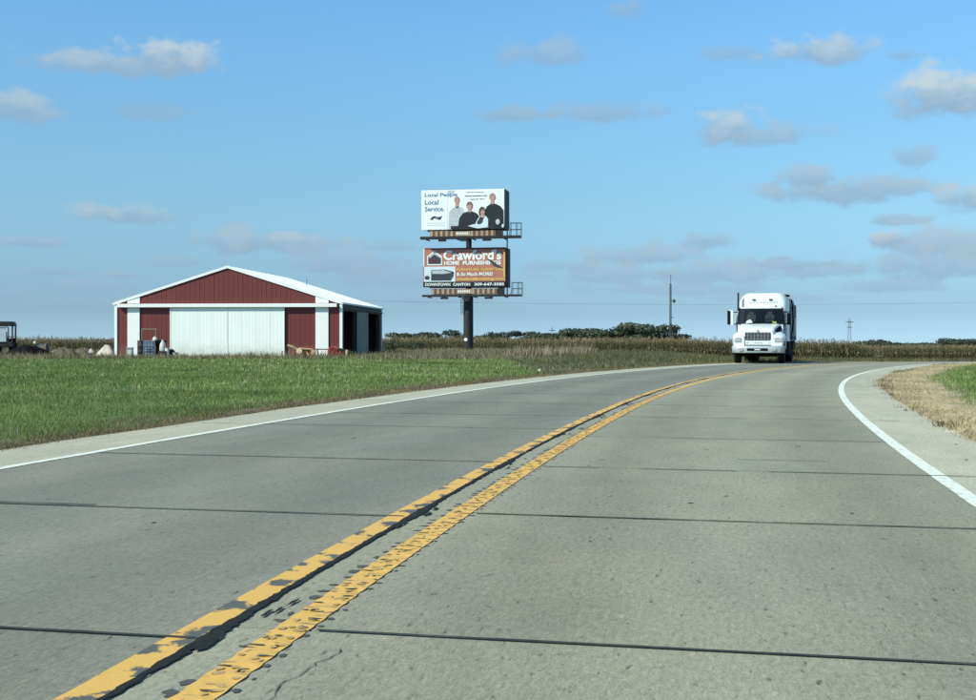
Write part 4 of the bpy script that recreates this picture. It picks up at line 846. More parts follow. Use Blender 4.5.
        MB().rect(U(xa)+10*w+.01, U(xa)+16*w-.01, -.05, .028, Z(yb)+.06, Z(ya)-.06).build('name_plate', M_['lath_tan'], ap)
        mb = MB(); q = U(xa)+10.4*w
        for i in range(6): ww = random.uniform(.09, .14); mb.rect(q, q+ww, -.06, -.052, Z(yb)+.17, Z(ya)-.15); q += ww + .06
        mb.build('plate_lettering', M_['vinyl_white'], ap)
        part('apron_return', MB().rect(U(xb+.6), U(xb+6.6), -.02, .25, Z(yb+.4), Z(ya-.6)), M_['steel_black'])
        cw = part('catwalk', MB().rect(U(xw0), U(xw1), -1.0, -.45, Z(cw1), Z(cw0)), M_['steel_black'])
        mb = MB(); mb.tube([(U(xw0), -.97, Z(cw0)+.02), (U(xw1), -.97, Z(cw0)+.02)], .03, 5)
        for q in np.linspace(xw0+6, xw1-16, 6): mb.rect(U(q)-.05, U(q)+.05, -1.0, .3, Z(cw1+.9), Z(cw1))
        mb.build('bracket', M_['steel_black'], cw)
        for q in (xw0+22, xw0+44, xw0+66): MB().box((U(q), -.85, Z(cw1+1.4)), (.62, .26, .16)).build('floodlight', M_['steel_black'], cw)
        cg = MB()
        for xx in (cg0, (cg0+cg1)/2+1, cg1):
            for y in (-1.0, -.45): cg.tube([(U(xx), y, Z(cw0)), (U(xx), y, Z(cgt) + random.uniform(-.06, .06))], .022, 5)
        for zz in (cgt, (cgt+cw0)/2):
            for y in (-1.0, -.45): cg.tube([(U(cg0), y, Z(zz)), (U(cg1), y, Z(zz))], .02, 5)
            for xx in (cg0, cg1): cg.tube([(U(xx), -1.0, Z(zz)), (U(xx), -.45, Z(zz))], .02, 5)
        cg.tube([(U(cg0-3), -.45, Z(cw0)), (U(cg0), -.45, Z((cgt+cw0)/2))], .02, 5)
        part('safety_cage', cg, M_['steel_black'])
    part('climbing_post', MB().rect(U(506.3), U(507.3), .1, .22, Z(297), Z(228)), M_['steel_black'])
billboard()

# ------------------------------------------------------------ truck
def rring(y, hwb, hwt, z0, z1, r=.12, n=4):
    pts = [(-hwb, y, z0)]
    pts += [(-hwt + (r - r*cos(pi/2*j/n)) - (0), y, z1 - r + r*sin(pi/2*j/n)) for j in range(n+1)]
    pts += [(hwt - (r - r*cos(pi/2*j/n)), y, z1 - r + r*sin(pi/2*j/n)) for j in range(n, -1, -1)]
    pts += [(hwb, y, z0)]; return pts
def truck():
    p = at(757.6, 363.6, 58.6); t = empty('refuse_truck', (p.x, p.y, float(G(p.x, p.y)) + .016), R(-16.5), 'white refuse truck driving toward the viewer in the oncoming lane', 'truck')
    def part(name, mb, m, sm=None, bev=0, par=t): return mb.build(name, M_[m], par, sm, bev)
    # hood, fenders
    hood = part('hood', MB().loft([rring(.16, .74, .66, .84, 1.46, .10), rring(.22, .78, .70, .84, 1.52, .12), rring(.7, .84, .76, .9, 1.66, .16), rring(1.35, .94, .90, 1.0, 1.80, .18), rring(1.60, .98, .94, 1.0, 1.82, .12)]), 'truck_white', 40)
    for sx in (1,): MB().prism([(sx*.80,.45,1.36),(sx*.87,1.0,1.42),(sx*.935,1.4,1.50),(sx*.925,1.4,1.72),(sx*.835,.95,1.64),(sx*.775,.5,1.50)], (sx*.03, 0, 0)).build('hood_flank_shade', M_['chassis'], hood)  # dark plate painting the shade on the hood's right flank
    part('badge', MB().lathe([(0, 0), (.06, .0), (.055, .015), (0, .015)], (0, .135, 1.455), 'Y', 12), 'chrome', par=hood)
    for sx in (-1, 1):
        fd = MB(); fd.loft([[(sx*x, y, z) for (x, z) in ring] for y, ring in (
            (.10, [(.60,.80),(1.06,.80),(1.09,.95),(1.05,1.13),(.92,1.22),(.62,1.24)]), (.30, [(.60,.80),(1.12,.80),(1.15,1.0),(1.12,1.22),(.98,1.32),(.62,1.36)]),
            (.62, [(.60,1.0),(1.14,1.0),(1.17,1.12),(1.14,1.30),(1.00,1.40),(.66,1.46)]), (1.15, [(.60,1.08),(1.15,1.08),(1.18,1.16),(1.15,1.32),(1.0,1.42),(.70,1.48)]),
            (1.62, [(.60,.98),(1.14,.98),(1.17,1.05),(1.14,1.18),(1.0,1.26),(.70,1.32)]), (1.80, [(.60,.62),(1.13,.62),(1.15,.75),(1.12,.95),(1.0,1.08),(.70,1.16)]))])
        part('fender', fd, 'truck_white', 40)
        hl = MB(); hl.loft([[(sx*x, y, z) for (x, z) in ring] for y, ring in ((.065, [(.74,.98),(.97,.97),(1.03,1.04),(1.02,1.12),(.92,1.17),(.74,1.15)]), (.2, [(.72,.96),(1.0,.95),(1.08,1.03),(1.06,1.14),(.95,1.20),(.72,1.18)]))])
        h = part('headlight', hl, 'lamp', 30); MB().box((sx*1.02, .085, 1.02), (.05, .06, .05)).build('turn_signal', M_['letter_grey'], h)
    g = part('grille', MB().rect(-.57, .57, .12, .2, 1.05, 1.40), 'chassis', bev=.04)
    for k in range(5): MB().rect(-.54, .54, .105, .13, 1.09 + k*.062, 1.105 + k*.062).build('grille_bar', M_['galv'], g)
    for k in range(7): MB().rect(-.45 + k*.15 - .008, -.45 + k*.15 + .008, .10, .125, 1.07, 1.38).build('grille_bar', M_['galv'], g)
    for q, w in ((-.52, .10), (-.16, .10), (-.03, .12), (.12, .08), (.46, .12)): MB().rect(q, q+w, .148, .16, .91, .965).build('front_lettering', M_['letter_grey'], hood)
    # bumper
    bm = MB(); bm.loft([[(x, y, z) for (y, z) in ((yo, .47), (yo-.10, .50), (yo-.12, .62), (yo-.12, .74), (yo-.08, .80), (yo+.05, .80), (yo+.05, .47))] for x, yo in ((-1.17,.40),(-1.12,.18),(-.95,.05),(-.5,0),(.5,0),(.95,.05),(1.12,.18),(1.17,.40))])
    b = part('bumper', bm, 'bumper', 40)
    MB().rect(-.46, .46, -.130, -.118, .575, .685).build('bumper_slot', M_['chassis'], b); MB().rect(-.13, .13, -.142, -.131, .595, .665).build('licence_plate', M_['letter_grey'], b)
    for sx in (-1, 1): MB().box((sx*.72, -.122, .64), (.18, .03, .12)).build('fog_lamp', M_['lamp'], b)
    # cab
    cab = MB(); cab.loft([rring(1.52, 1.03, 1.02, .95, 1.80, .06), rring(1.66, 1.06, 1.02, .95, 2.05, .06), rring(1.88, 1.07, 1.0, .95, 2.52, .10), rring(2.02, 1.07, 1.0, .95, 2.60, .12), rring(2.9, 1.07, 1.0, .95, 2.60, .12)])
    c = part('cab', cab, 'truck_white', 35)
    def ws(x, u): return (x, 1.285 + .38*u + .12*abs(x)**3, 1.79 + .74*u)
    mb = MB(); xs = [-1.0, -.78, -.5, -.25, 0, .25, .5, .78, 1.0]
    for a, d in zip(xs[:-1], xs[1:]): mb.quad(ws(a, .02), ws(d, .02), ws(d*.95, 1), ws(a*.95, 1))
    w = part('windshield', mb, 'clear_glass', 60)
    for sx in (-1, 1): part('windshield_frame', MB().tube([(sx*1.01, 1.43, 1.80), (sx*.97, 1.80, 2.54)], .035, 6), 'chassis')
    itr = part('cab_interior', MB().rect(-.93, .93, 1.495, 1.51, 1.80, 1.99), 'chassis')
    mb = MB(); mb.quad((-1.0, 1.49, 1.80), (1.0, 1.49, 1.80), (.96, 1.85, 2.52), (-.96, 1.85, 2.52)); mb.build('cab_shade_board', M_['chassis'], itr)  # black board standing in for the shade inside the cab
    for a in (-.42, .42): MB().box((a, 1.58, 2.06), (.40, .05, .36), Matrix.Rotation(R(-28), 3, 'X')).build('seat_back', M_['seat_grey'], itr); MB().box((a, 1.70, 2.29), (.22, .04, .14), Matrix.Rotation(R(-28), 3, 'X')).build('head_rest', M_['seat_grey'], itr)
    MB().tube([(.42 + .19*cos(q*pi/8), 1.46 + .05*sin(q*pi/8), 1.95 + .15*sin(q*pi/8)) for q in range(17)], .018, 5, False).build('steering_wheel', M_['seat_grey'], itr)
    for a in (-.5, .3): MB().tube([(a, 1.27, 1.80), (a+.45, 1.32, 1.93)], .012, 4).build('wiper', M_['chassis'], w)
    mb = MB(); mb.poly([(x, y-.012, z) for (x, y, z) in (ws(-.66, .06), ws(-.30, .06), ws(-.44, .30), ws(-.6, .22))]); mb.build('paper_sheet', M_['letter_grey'], w)
    mb = MB(); mb.poly([(x, y-.012, z) for (x, y, z) in (ws(.55, .05), ws(.74, .05), ws(.72, .16), ws(.56, .18))]); mb.build('lime_sticker', M_['vest'], w)
    for sx in (-1, 1):
        d = part('door', MB().rect(min(sx*1.062, sx*1.085), max(sx*1.062, sx*1.085), 1.75, 2.85, 1.0, 2.40), 'truck_white' if sx < 0 else 'truck_grime_shade', bev=.01)  # right door's paint darkened for the truck's shaded side
        MB().rect(min(sx*1.082, sx*1.094), max(sx*1.082, sx*1.094), 1.85, 2.75, 1.75, 2.32).build('window', M_['glass'], d); MB().rect(min(sx*1.08, sx*1.12), max(sx*1.08, sx*1.12), 2.6, 2.75, 1.55, 1.60).build('handle', M_['chrome'], d)
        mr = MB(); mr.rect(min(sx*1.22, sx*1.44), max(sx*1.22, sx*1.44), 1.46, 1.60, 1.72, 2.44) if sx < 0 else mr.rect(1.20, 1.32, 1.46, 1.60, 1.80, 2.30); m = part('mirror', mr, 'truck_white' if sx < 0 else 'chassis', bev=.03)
        MB().rect(-1.50 if sx < 0 else 1.325, -1.37 if sx < 0 else 1.35, 1.43, 1.63, 1.78, 2.42 if sx < 0 else 2.28).build('mirror_edge', M_['chassis'], m)
        mb = MB(); mb.tube([(sx*1.02, 1.6, 2.34), (sx*1.32, 1.55, 2.36)], .025, 5); mb.tube([(sx*1.04, 1.6, 1.80), (sx*1.32, 1.55, 1.78)], .025, 5); mb.build('mirror_arm', M_['chassis'], m)
        part('step', MB().rect(min(sx*.85, sx*1.10), max(sx*.85, sx*1.10), 1.85, 2.8, .45, .9), 'chassis')
    # white domed front of the body standing behind the cab
    def dome(ring, a): return [(x, y, z + (a*(1 - (x/1.15)**2) if z > 2.4 else 0)) for (x, y, z) in ring]
    hd = part('body_head', MB().loft([dome(rring(2.98, 1.02, .94, 1.0, 3.02, .40, 6), .10), dome(rring(3.03, 1.09, 1.03, 1.0, 3.12, .44, 6), .12), dome(rring(3.15, 1.15, 1.11, 1.0, 3.18, .46, 6), .13), dome(rring(3.75, 1.20, 1.18, 1.0, 3.22, .46, 6), .13)]), 'truck_white', 40)
    q = -.66
    for k in range(13): ww = random.choice((.05, .065, .075)); MB().rect(q, q+ww, 2.965, 2.982, 2.80 + random.uniform(-.004, .004), 2.875).build('body_lettering', M_['letter_grey'], hd); q += ww + .04
    for a in (-.42, .36): MB().box((a, 2.965, 2.96), (.15, .06, .065)).build('marker_lamp', M_['seat'], hd)
    MB().lathe([(.055, 0), (.035, -.03)], (.60, 2.97, 2.64), 'Y', 8).build('marker_lamp', M_['seat'], hd)
    for k in range(5): MB().rect(-.98, -.88, 2.96, 3.0, 2.62 + k*.075, 2.67 + k*.075).build('side_vent', M_['letter_grey'], hd)
    part('exhaust_stack', MB().tube([(-1.13, 2.75, 1.2), (-1.13, 2.75, 3.30)], [.05, .04], 8), 'steel_black')
    # body
    by = MB(); by.loft([rring(3.76, 1.20, 1.15, 1.02, 3.14, .30), rring(8.2, 1.20, 1.15, 1.02, 3.14, .30)]); body = part('body', by, 'truck_grime_shade', 40)
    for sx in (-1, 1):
        for k in range(7): y = 3.85 + k*.70; MB().rect(min(sx*1.17, sx*1.25), max(sx*1.17, sx*1.25), y, y+.09, 1.05, 2.8).build('side_rib', M_['truck_grime_shade'], body)
        for (y, z, a, h) in ((4.1, 2.1, .5, .7), (4.8, 1.5, .6, .5), (5.3, 2.3, .6, .4), (6.4, 1.7, .7, .9), (7.3, 2.2, .5, .5)): MB().box((sx*1.23, y, z), (.10 + .04*sin(y*9), a, h)).build('side_locker', M_['truck_grime_shade' if z > 2 else 'letter_grey'], body)
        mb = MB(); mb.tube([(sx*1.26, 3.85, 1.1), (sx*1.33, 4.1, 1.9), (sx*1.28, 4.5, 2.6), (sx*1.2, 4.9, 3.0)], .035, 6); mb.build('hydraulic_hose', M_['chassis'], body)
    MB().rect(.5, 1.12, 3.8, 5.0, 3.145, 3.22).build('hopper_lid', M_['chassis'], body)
    tg = part('tailgate', MB().loft([rring(8.22, 1.2, 1.14, .8, 3.24, .34), rring(9.1, 1.16, 1.1, .75, 2.5, .3)]), 'truck_grime_shade', 40)
    part('chassis_frame', MB().rect(-.5, .5, .5, 8.6, .62, 1.0), 'chassis'); part('side_skirt', MB().rect(-1.16, 1.16, 3.15, 5.2, .36, 1.0), 'chassis'); part('fuel_tank', MB().rect(-1.12, -.5, 1.9, 3.1, .40, .85).rect(.5, 1.12, 1.9, 3.1, .40, .85), 'chassis')
    part('front_axle', MB().rect(-.8, .8, .95, 1.25, .30, .62), 'chassis'); part('underbody', MB().rect(-.72, .72, .35, 3.1, .52, .95), 'chassis')
    def wheel(x, y, w):
        hw = w/2; r = .5
        wh = part('wheel', MB().lathe([(.27, -hw*.8), (.40, -hw), (.47, -hw*.95), (r, -hw*.7), (r, hw*.7), (.47, hw*.95), (.40, hw), (.27, hw*.8)], (x, y, r - .015), 'X', 24), 'rubber', 50)
        sx = 1 if x > 0 else -1; MB().lathe([(.27, 0), (.25, .03), (.12, -.03), (.10, .06), (0, .06)], (x + sx*hw*.75 if sx > 0 else x - hw*.75, y, r - .015), 'X', 18).build('rim', M_['steel_dark'], wh)
    for sx in (-1, 1):
        wheel(sx*.98, 1.1, .28)
        for y in (5.9, 7.2): wheel(sx*.98, y, .26); wheel(sx*.66, y, .26)
        part('mudflap', MB().rect(sx*.82-.3, sx*.82+.3, 7.85, 7.87, .25, .95), 'rubber')
truck()

# ------------------------------------------------------------ mast, pylons, wire
def lattice(name, X, Y, H, wb, wt, n, label, m, arms=(), attach=True, legs=3):
    gz = float(G(X, Y)); t = empty(name, (X, Y, gz), .3, label, 'tower' if not arms else 'pylon'); r = .16 * wb if not arms else .028 * wb
    lm = MB(); br = MB(); P = lambda k, a: Vector((cos(2*pi*a/legs + .4) * (wb + (wt - wb)*k/n) * .58, sin(2*pi*a/legs + .4) * (wb + (wt - wb)*k/n) * .58, H * k/n))
    for a in range(legs): MB().tube([P(0, a), P(n, a)], r, 5).build('leg', m, t)
    for k in range(n):
        for a in range(legs): br.tube([P(k, a), P(k+1, (a+1) % legs)], r*.55, 4); br.tube([P(k+1, a), P(k+1, (a+1) % legs)], r*.55, 4)
    br.build('bracing', m, t)
    for (z, L) in arms: MB().prism([(-L, 0, z), (0, -.1*L, z + .12*L), (L, 0, z), (0, .1*L, z - .05*L)], (0, 0, .25)).build('cross_arm', m, t)
    return t
Ym = 320; p = at(670.6, 284, Ym); gz = float(G(p.x, Ym)); H = p.z - gz
t = lattice('radio_mast', p.x, Ym, H, .48, .34, 34, 'slender grey lattice radio mast standing in the corn', M_['mast'])
MB().tube([(0, 0, H), (.05, 0, H + 2.4)], .07, 6).build('antenna_rod', M_['mast'], t)
MB().lathe([(.0, .0), (.22, .02), (.42, .22), (.42, .26)], (.9, -.3, EYE + 38*Ym/FOC - gz), 'Y', 12).build('dish', M_['mast'], t); MB().tube([(0, 0, EYE + 38*Ym/FOC - gz), (.9, 0, EYE + 38*Ym/FOC - gz)], .06, 5).build('dish_arm', M_['mast'], t)
MB().tube([(.3, 0, EYE + 22*Ym/FOC - gz), (.8, -.2, EYE + 21*Ym/FOC - gz)], .07, 5).build('side_antenna', M_['mast'], t)
for (px, top, Yp, lab) in ((849.5, 318, 900, 'faint far steel pylon rising behind the corn past the truck'), (552, 327, 1100, 'tiny far pylon top showing over the treeline')):
    q = at(px, top, Yp); g = float(G(q.x, Yp)); lattice('transmission_pylon', q.x, Yp, q.z - g, 3.4, 1.0, 8, lab, M_['wire'], ((q.z - g - 3, 3.4), (q.z - g - 6.5, 2.6)), legs=4)
def overhead():
    A = at(255, 298.5, 210); B = at(1070, 300.5, 260); t = empty('overhead_wire', (A.x, A.y, float(G(A.x, A.y))), 0, 'thin overhead cable crossing the sky behind billboard and truck', 'cable')
    pts = []
    for k in range(41):
        u = k/40; p = A.lerp(B, u) - Vector((0, 0, 4*u*(1-u)*.9)); pts.append(p - t.location)
    MB().tube(pts, .018, 5).build('cable', M_['wire'], t)
    for P in (A, B): g = float(G(P.x, P.y)); q = P - t.location; MB().tube([(q.x, q.y, g - t.location.z), (q.x, q.y, q.z + .6)], [.16, .11], 8).build('utility_pole', M_['wood_dark'], t)
overhead()

# ------------------------------------------------------------ yard clutter
def lump(name, X, Y, rx, ry, h, m, label, cat, seed, n=26, rough=.12, kind=None):
    r = np.random.default_rng(seed); mb = MB(); rings = 9; ph = r.uniform(0, 6, 8)
    top = mb.vert(0, 0, h)
    for k in range(1, rings + 1):
        u = k / rings
        for j in range(n):
            a = 2*pi*j/n; w = 1 + .13*sin(2*a + ph[0]) + .09*sin(5*a + ph[1]) + r.normal(0, rough*.35)
            mb.vert(rx*u*w*cos(a), ry*u*w*sin(a), h*max(0, (1 - u**1.5))*(1 + .18*u*sin(3*a + ph[2] + 3*u)) + r.normal(0, rough)*h*.5*(u < .95) - (.1 if k == rings else 0))
    for j in range(n): mb.face(0, 1 + j, 1 + (j+1) % n)
    for k in range(rings - 1):
        for j in range(n): a = 1 + k*n; mb.face(a + j, a + n + j, a + n + (j+1) % n, a + (j+1) % n)
    o = mb.build(name, M_[m], None, 50); o.location = (X, Y, float(G(X, Y)) - .01); return tag(o, label, cat)
gx = lambda px, Y: (px - CX) * Y / FOC
lump('gravel_pile', gx(106.5, 84), 84, .72, .7, .74, 'gravel', 'pale conical gravel pile beside the barn\'s outer corner', 'gravel pile', 1, rough=.05)
lump('tarped_heap', gx(27, 82), 82, 1.7, 1.3, .72, 'blackplastic', 'long black plastic covered heap in front of the old tractor', 'heap', 2, rough=.10)
lump('earth_mound', gx(46, 86), 86, .75, .9, .82, 'dirt', 'steep brown earth mound at the end of the black heap', 'mound', 3, rough=.12)
lump('earth_mound', gx(62, 86), 86, 1.3, .9, .52, 'dirt', 'long low brown earth mound between black heap and gravel pile', 'mound', 4, rough=.16)
lump('earth_mound', gx(84, 88), 88, 1.0, .9, .50, 'dirt', 'small weedy brown mound right next to the gravel pile', 'mound', 5, rough=.16)
def block(name, px, Y, w, d, h, z, m, label, cat, rz=0, bev=.03):
    mb = MB(); mb.rect(-w/2, w/2, -d/2, d/2, 0, h); o = mb.build(name, M_[m], None, None, bev); o.location = (gx(px, Y), Y, float(G(gx(px, Y), Y)) + z); o.rotation_euler = (0, 0, rz); return tag(o, label, cat)
def debris(name, px, py, Y, s, m, label, seed):
    r = random.Random(seed); mb = MB(); pts = []
    o = lump(name, gx(px, Y), Y, s, s*.8, s*.9, m, label, name.split('_')[-1], seed, 9, .15); o.location.z = at(px, py, Y).z - .15*s; return o
# old tractor at the left edge, half hidden by the heap
def tractor():
    Y = 88; X = gx(2.5, Y); t = empty('old_tractor', (X, Y, 0), R(12), 'old cab tractor parked behind the black heap at the left edge', 'tractor')
    def part(name, mb, m, sm=None, bev=0, par=t): return mb.build(name, M_[m], par, sm, bev)
    zt = at(0, 321.5, Y).z
    part('cab_roof', MB().loft([rring(-.72, .72, .66, zt-.30, zt-.02, .08), rring(-.6, .82, .74, zt-.32, zt, .10), rring(.9, .82, .74, zt-.32, zt, .10), rring(1.0, .72, .66, zt-.30, zt-.03, .08)]), 'steel_dark', 40)
    for x in (-.72, .72):
        for y in (-.6, .85): part('cab_post', MB().tube([(x, y, .85), (x*1.0, y, zt-.3)], .055, 6), 'steel_dark')
    part('cab_base', MB().rect(-.75, .75, -.6, .9, .55, .9), 'steel_dark', bev=.04)
    part('window_sky', MB().rect(-.66, .32, -.64, -.61, .92, zt-.36), 'cabglass')  # opaque pale sheet coloured as sky seen through the cab window
    mb = MB(); mb.tube([(.42, -.3, .7), (.42, -.3, zt-.42), (.30, -.3, zt-.36)], .04, 6)
    mb.tube([(.42, -.3, 1.25), (.72, -.3, 1.25)], .03, 5); part('grab_rail', mb, 'steel_dark')
    part('seat', MB().rect(-.25, .2, .2, .65, .95, 1.2).rect(-.25, .2, .6, .72, 1.2, 1.6), 'seat', bev=.04)
    part('hood', MB().loft([rring(2.6, .32, .30, .6, 1.05, .1), rring(.95, .38, .35, .6, 1.15, .1)]), 'ttractor', 40)
    for x in (-.85, .85): part('wheel', MB().lathe([(.3, -.15), (.52, -.17), (.58, -.1), (.58, .1), (.52, .17), (.3, .15)], (x*.72, .35, .57), 'X', 22), 'rubber', 50)
    for x in (-.5, .5): part('wheel', MB().lathe([(.2, -.1), (.38, -.11), (.42, -.05), (.42, .05), (.38, .11), (.2, .1)], (x, 2.2, .41), 'X', 18), 'rubber', 50)
tractor()
debris('plastic_bucket', 41, 345, 90, .17, 'palegrey', 'white upturned bucket lying on top of the mounds', 11)
debris('plastic_jug', 34.5, 342, 92, .10, 'palegrey', 'small white jug on the mound behind the black heap', 12)
debris('scrap_board', 91, 351, 84, .2, 'palegrey', 'white scrap lying between the brown mound and gravel pile', 13)
# things leaning by the left door bay
Yc = 77.5
def barrel(name, px, Y, r, h, m, label, z=0):
    mb = MB().lathe([(r*.95, 0), (r, .03), (r, h*.32), (r*1.04, h*.34), (r, h*.36), (r, h*.64), (r*1.04, h*.66), (r, h*.68), (r, h-.03), (r*.95, h), (0, h-.01)], n=18)
    o = mb.build(name, M_[m], None, 40); o.location = (gx(px, Y), Y, z); return tag(o, label, 'barrel')
barrel('steel_drum', 141.5, Yc, .24, 1.02, 'steel_dark', 'dark rusty drum against the white panel, outermost of the yard clutter')
def tote():
    X = gx(150.3, Yc); t = empty('storage_tote', (X, Yc - .1, 0), R(6), 'blue grey caged storage tote standing before the red bay', 'tote')
    tk = MB().rect(-.31, .31, -.3, .3, .14, .98).build('tank', M_['bluegrey'], t, None, .05)
    cg = MB()
    for x in np.linspace(-.33, .33, 5): cg.tube([(x, -.33, .1), (x, -.33, 1.0)], .013, 5)
    for z in (.12, .4, .7, 1.0):
        cg.tube([(-.33, -.33, z), (.33, -.33, z)], .013, 5)
        for x in (-.33, .33): cg.tube([(x, -.33, z), (x, .33, z)], .013, 5)
    cg.build('cage', M_['galv'], t); MB().rect(-.35, .35, -.34, .34, 0, .12).build('pallet', M_['tanwood'], t); MB().box((.05, -.31, .42), (.26, .04, .2)).build('valve_cover', M_['steel_dark'], t)
    MB().lathe([(.1, 0), (.1, .05), (0, .06)], (0, 0, .98), n=12).build('cap', M_['steel_black'], t)
tote()
def tilt(o, rx, ry=0): o.rotation_euler = (rx, ry, o.rotation_euler[2]); return o
def sack(name, px, Y, w, h, z, m, label, seed):
    r = random.Random(seed); rings = []
    for u, s in ((0, .92), (.1, 1.06), (.3, 1.08), (.55, .92), (.78, .66), (.9, .34), (1, .46)):
        rings.append([(w/2*s*cos(2*pi*j/12)*(1 + r.uniform(-.14, .14)), w*.4*s*sin(2*pi*j/12), h*u) for j in range(12)])
    o = MB().loft(rings).build(name, M_[m], None, 50); o.location = (gx(px, Y), Y, z); return tag(o, label, 'sack')
sack('white_sack', 153.4, Yc - .5, .30, .26, 1.0, 'palegrey', 'white sack slumped on top of the blue grey tote', 3).location.y = Yc - .1
def rack():
    X = gx(149, Yc + .5); t = empty('roll_bar', (X, Yc + .55, 0), 0, 'olive tube hoop standing upright behind the tote', 'roll bar'); zt = at(0, 329.5, Yc + .5).z
    for x in (-.42, .42): MB().tube([(x, 0, 0), (x, 0, zt)], .05, 6).build('upright', M_['olive'], t)
    MB().tube([(-.46, 0, zt), (.46, 0, zt)], .05, 6).build('cross_bar', M_['olive'], t); MB().tube([(.6, .1, 0), (.55, .1, zt-.4)], .03, 6).build('brace', M_['olive'], t)
rack()
def cart():
    X = gx(161, Yc); t = empty('wheeled_bin', (X, Yc, 0), R(-10), 'tall black wheeled bin between the tote and grey drum', 'bin')
    MB().loft([[(-.18,-.2,.12),(.2,-.2,.12),(.2,.2,.12),(-.18,.2,.12)], [(-.26,-.24,.98),(.24,-.24,.98),(.24,.24,.98),(-.26,.24,.98)]]).build('bin_body', M_['blackplastic'], t, None, .02)
    MB().rect(-.28, .26, -.26, .28, .985, 1.03).build('lid', M_['blackplastic'], t, None, .015)
    for x in (-.2, .22): MB().lathe([(.1, -.03), (.1, .03)], (x, .24, .1), 'X', 12).build('wheel', M_['rubber'], t)
cart()
sack('grey_sack', 162.8, Yc - .55, .36, .66, .40, 'palegrey', 'pale grey sack bulging against the black bin', 8)
block('wooden_crate', 163, Yc - .55, .5, .45, .4, 0, 'steel_dark', 'low dark crate carrying the pale grey sack', 'crate')
barrel('plastic_drum', 167.4, Yc - .6, .13, .56, 'palegrey', 'small pale grey drum in front of the red bay\'s door edge')
def tyre(px, Y, label):
    o = MB().lathe([(.13, -.08), (.22, -.1), (.26, -.05), (.26, .05), (.22, .1), (.13, .08), (.12, 0), (.13, -.08)], axis='X', n=20).build('worn_tyre', M_['rubber'], None, 50)
    o.location = (gx(px, Y), Y, .25); o.rotation_euler = (0, R(-12), R(65)); return tag(o, label, 'tyre')
tyre(171.5, Yc - .5, 'worn tyre leaning at the foot of the white sliding door')
def bucket(px, Y):
    t = empty('metal_bucket', (gx(px, Y), Y, 0), .4, 'pale bucket on the grass past the leaning tyre', 'bucket')
    MB().lathe([(.11, 0), (.15, .3), (.16, .31), (.14, .3), (.10, .03), (0, .03)], n=16).build('pail', M_['palegrey'], t, 40); MB().tube([(-.15, 0, .29), (-.13, -.1, .18), (0, -.16, .14), (.13, -.1, .18), (.15, 0, .29)], .008, 5).build('handle', M_['galv'], t)
bucket(175.5, Yc - .7)
def pedestal():
    Y = 76; t = empty('utility_pedestal', (gx(130, Y), Y, 0), 0, 'small grey utility pedestal in the grass before the barn\'s white panel', 'pedestal')
    MB().rect(-.17, .17, -.13, .13, 0, .56).build('cabinet', M_['galv'], t, None, .02); MB().rect(-.19, .19, -.15, .15, .56, .62).build('lid', M_['galv'], t, None, .02); MB().rect(-.12, .12, -.14, -.13, .12, .46).build('door', M_['palegrey'], t)
pedestal()
# old implement by the right door bay
def implement():
    Y = 77.0; X0 = 316; t = empty('farm_implement', (gx(X0, Y), Y, 0), R(-3), 'old rusty hay rake with tan drawbar in weeds by the barn', 'implement')
    k = Y / FOC; u = lambda q: (q - X0) * k; z = lambda q: EYE - (q - HOR) * k
    def part(name, mb, m, sm=None, par=t): return mb.build(name, M_[m], par, sm)
    part('drawbar', MB().tube([(u(287.5), -.1, z(345.2)), (u(293), -.1, z(347)), (u(299.5), 0, z(351))], .07, 7), 'tanwood')
    part('hitch', MB().lathe([(.0, -.12), (.17, -.12), (.19, 0), (.17, .12), (0, .12)], (u(299.8), -.1, z(351)), 'Y', 14), 'cream', 40)
    part('beam', MB().tube([(u(299), 0, z(348.6)), (u(312), 0, z(349.4))], .06, 6), 'tanwood'); part('long_bar', MB().tube([(u(309), .1, z(349.2)), (u(345), .2, z(349.4))], .035, 6), 'steel_dark')
    for (q, r, m) in ((304.5, .34, 'rust'), (311, .28, 'rust'), (333, .34, 'rust'), (340, .28, 'steel_dark')):
        w = part('wheel', MB().lathe([(r*.86, -.05), (r, -.05), (r, .05), (r*.86, .05), (r*.86, -.05)], (u(q), .1, r), 'Y', 20), m)
        sp = MB()
        for a in range(8): sp.tube([(u(q), .1, r), (u(q) + r*.88*cos(a*pi/4), .1, r + r*.88*sin(a*pi/4))], .014, 4)
        sp.build('spoke', M_['rust'], w); MB().lathe([(.06, -.08), (.06, .08)], (u(q), .1, r), 'Y', 8).build('hub', M_['rust'], w)
    for i in range(14):
        q = 292 + i*3.7; mb = MB(); mb.tube([(u(q), .05, z(350.5)), (u(q+.8), -.05, z(353)), (u(q-.4), -.16, z(356.4))], .018, 5); part('tine', mb, 'rust')
    part('brace', MB().tube([(u(307), -.2, z(352)), (u(312.5), -.3, z(359.2))], .04, 6), 'tanwood'); part('brace', MB().tube([(u(317), .1, z(349.5)), (u(319), 0, z(358.5))], .04, 6), 'steel_dark'); part('brace', MB().tube([(u(330), .1, z(350)), (u(326.5), 0, z(358.8))], .045, 6), 'steel_dark')
    part('frame', MB().tube([(u(330), .1, z(353.5)), (u(343), .1, z(352.2))], .06, 6), 'rust'); part('gear_box', MB().box((u(313.5), 0, z(352.5)), (.24, .2, .34)), 'tanwood')
    mb = MB(); mb.tube([(u(334), .1, z(351.5)), (u(337), .1, z(347.8)), (u(341), .1, z(350))], .03, 5); part('lift_arm', mb, 'rust')
implement()
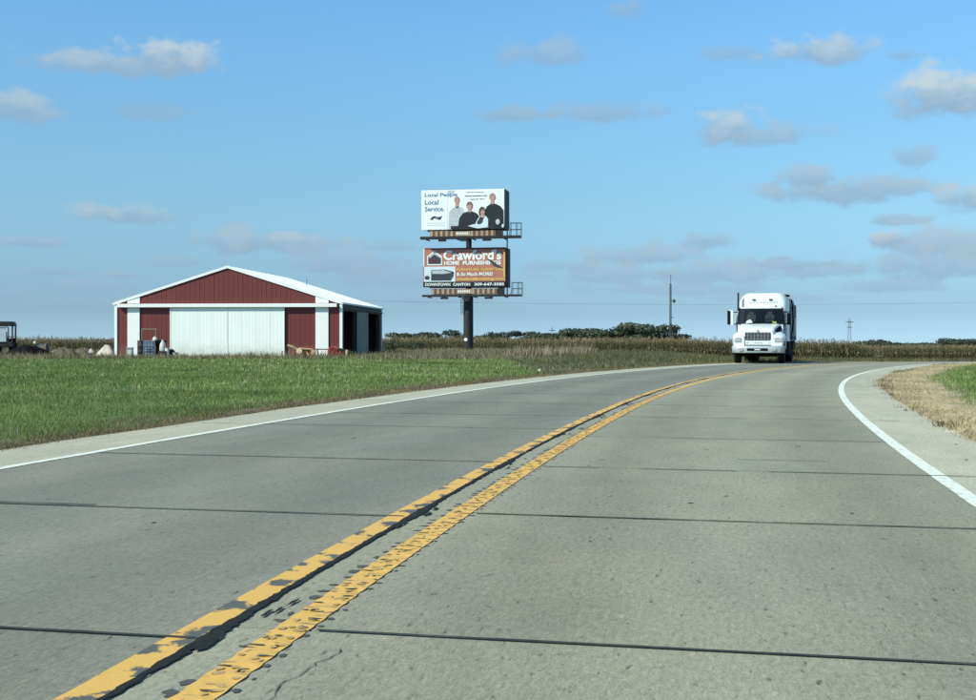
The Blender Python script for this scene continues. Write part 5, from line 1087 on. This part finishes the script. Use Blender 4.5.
def stake(name, px, Y, h, r, m, label): o = MB().lathe([(r, -.1), (r*.95, h), (0, h+.02)], n=8).build(name, M_[m]); o.location = (gx(px, Y), Y, 0); o.rotation_euler = (R(2), R(3), 0); return tag(o, label, 'post')
stake('short_post', 346.6, 77.5, .44, .08, 'cream', 'short cream wooden post at the barn\'s dark side, past the hay rake')
stake('short_post', 281.5, 76.8, .40, .07, 'cream', 'short cream stub post standing before the white door')
stake('fence_post', 430.6, 96, 1.05, .045, 'steel_dark', 'thin dark steel fence post standing alone between barn and billboard')
o = debris('field_stone', 502.2, 354.5, 92, .30, 'rock', 'pale angular field stone lying in the weeds past the billboard pole', 21)
for i, (px, py, s, lab) in enumerate(((491, 354.5, .2, 'small tan stone lying between the billboard pole and pale stone'), (540, 372, .16, 'small pale stone at the weed edge above the road'))): debris('field_stone', px, py, 92 if i == 0 else 44, s, 'rock', lab, 30 + i)
def tussocks():
    xs, ys = [], []
    for (px, Y, w) in ((514, 78, .45), (524, 76, .6), (535, 76, .65), (551, 78, .7), (580, 80, .8), (586, 79, .7), (565, 79, .5)):
        n = int(110 * w); xs.append(gx(px, Y) + rng.normal(0, w*.42, n)); ys.append(Y + rng.normal(0, .4, n))
    blades('dead_tussock', np.concatenate(xs), np.concatenate(ys), .52, .05, 5, .06, [(.34,.29,.19), (.42,.36,.25), (.25,.22,.13)], .35, None, 'bleached dead grass tussocks in the weeds between lawn and corn')
tussocks()
def shrubs():
    for i, (px, Y, w, h, lab) in enumerate(((392, 99, 2.2, 1.15, 'bushy olive weed clump at the barn\'s far corner'), (352, 78.5, .9, .5, 'dark weed clump under the barn\'s shaded wall'), (404, 112, 3.0, 1.2, 'wide olive weed clump before the corn near barn'), (420, 118, 2.6, 1.1, 'dull green weed clump left of the thin fence post'))):
        t = empty('weed_clump', (gx(px, Y), Y, float(G(gx(px, Y), Y))), 0, lab, 'bush', 'weed clumps around the barn'); me = crown_mesh(300 + i, w, h, 500); link('foliage', me, t)
        mb = MB()
        for k in range(5): a = k*1.3; mb.tube([(0, 0, 0), (cos(a)*w*.2, sin(a)*w*.2, h*.6)], [.025, .01], 5)
        mb.build('stem', M_['bark'], t)
shrubs()
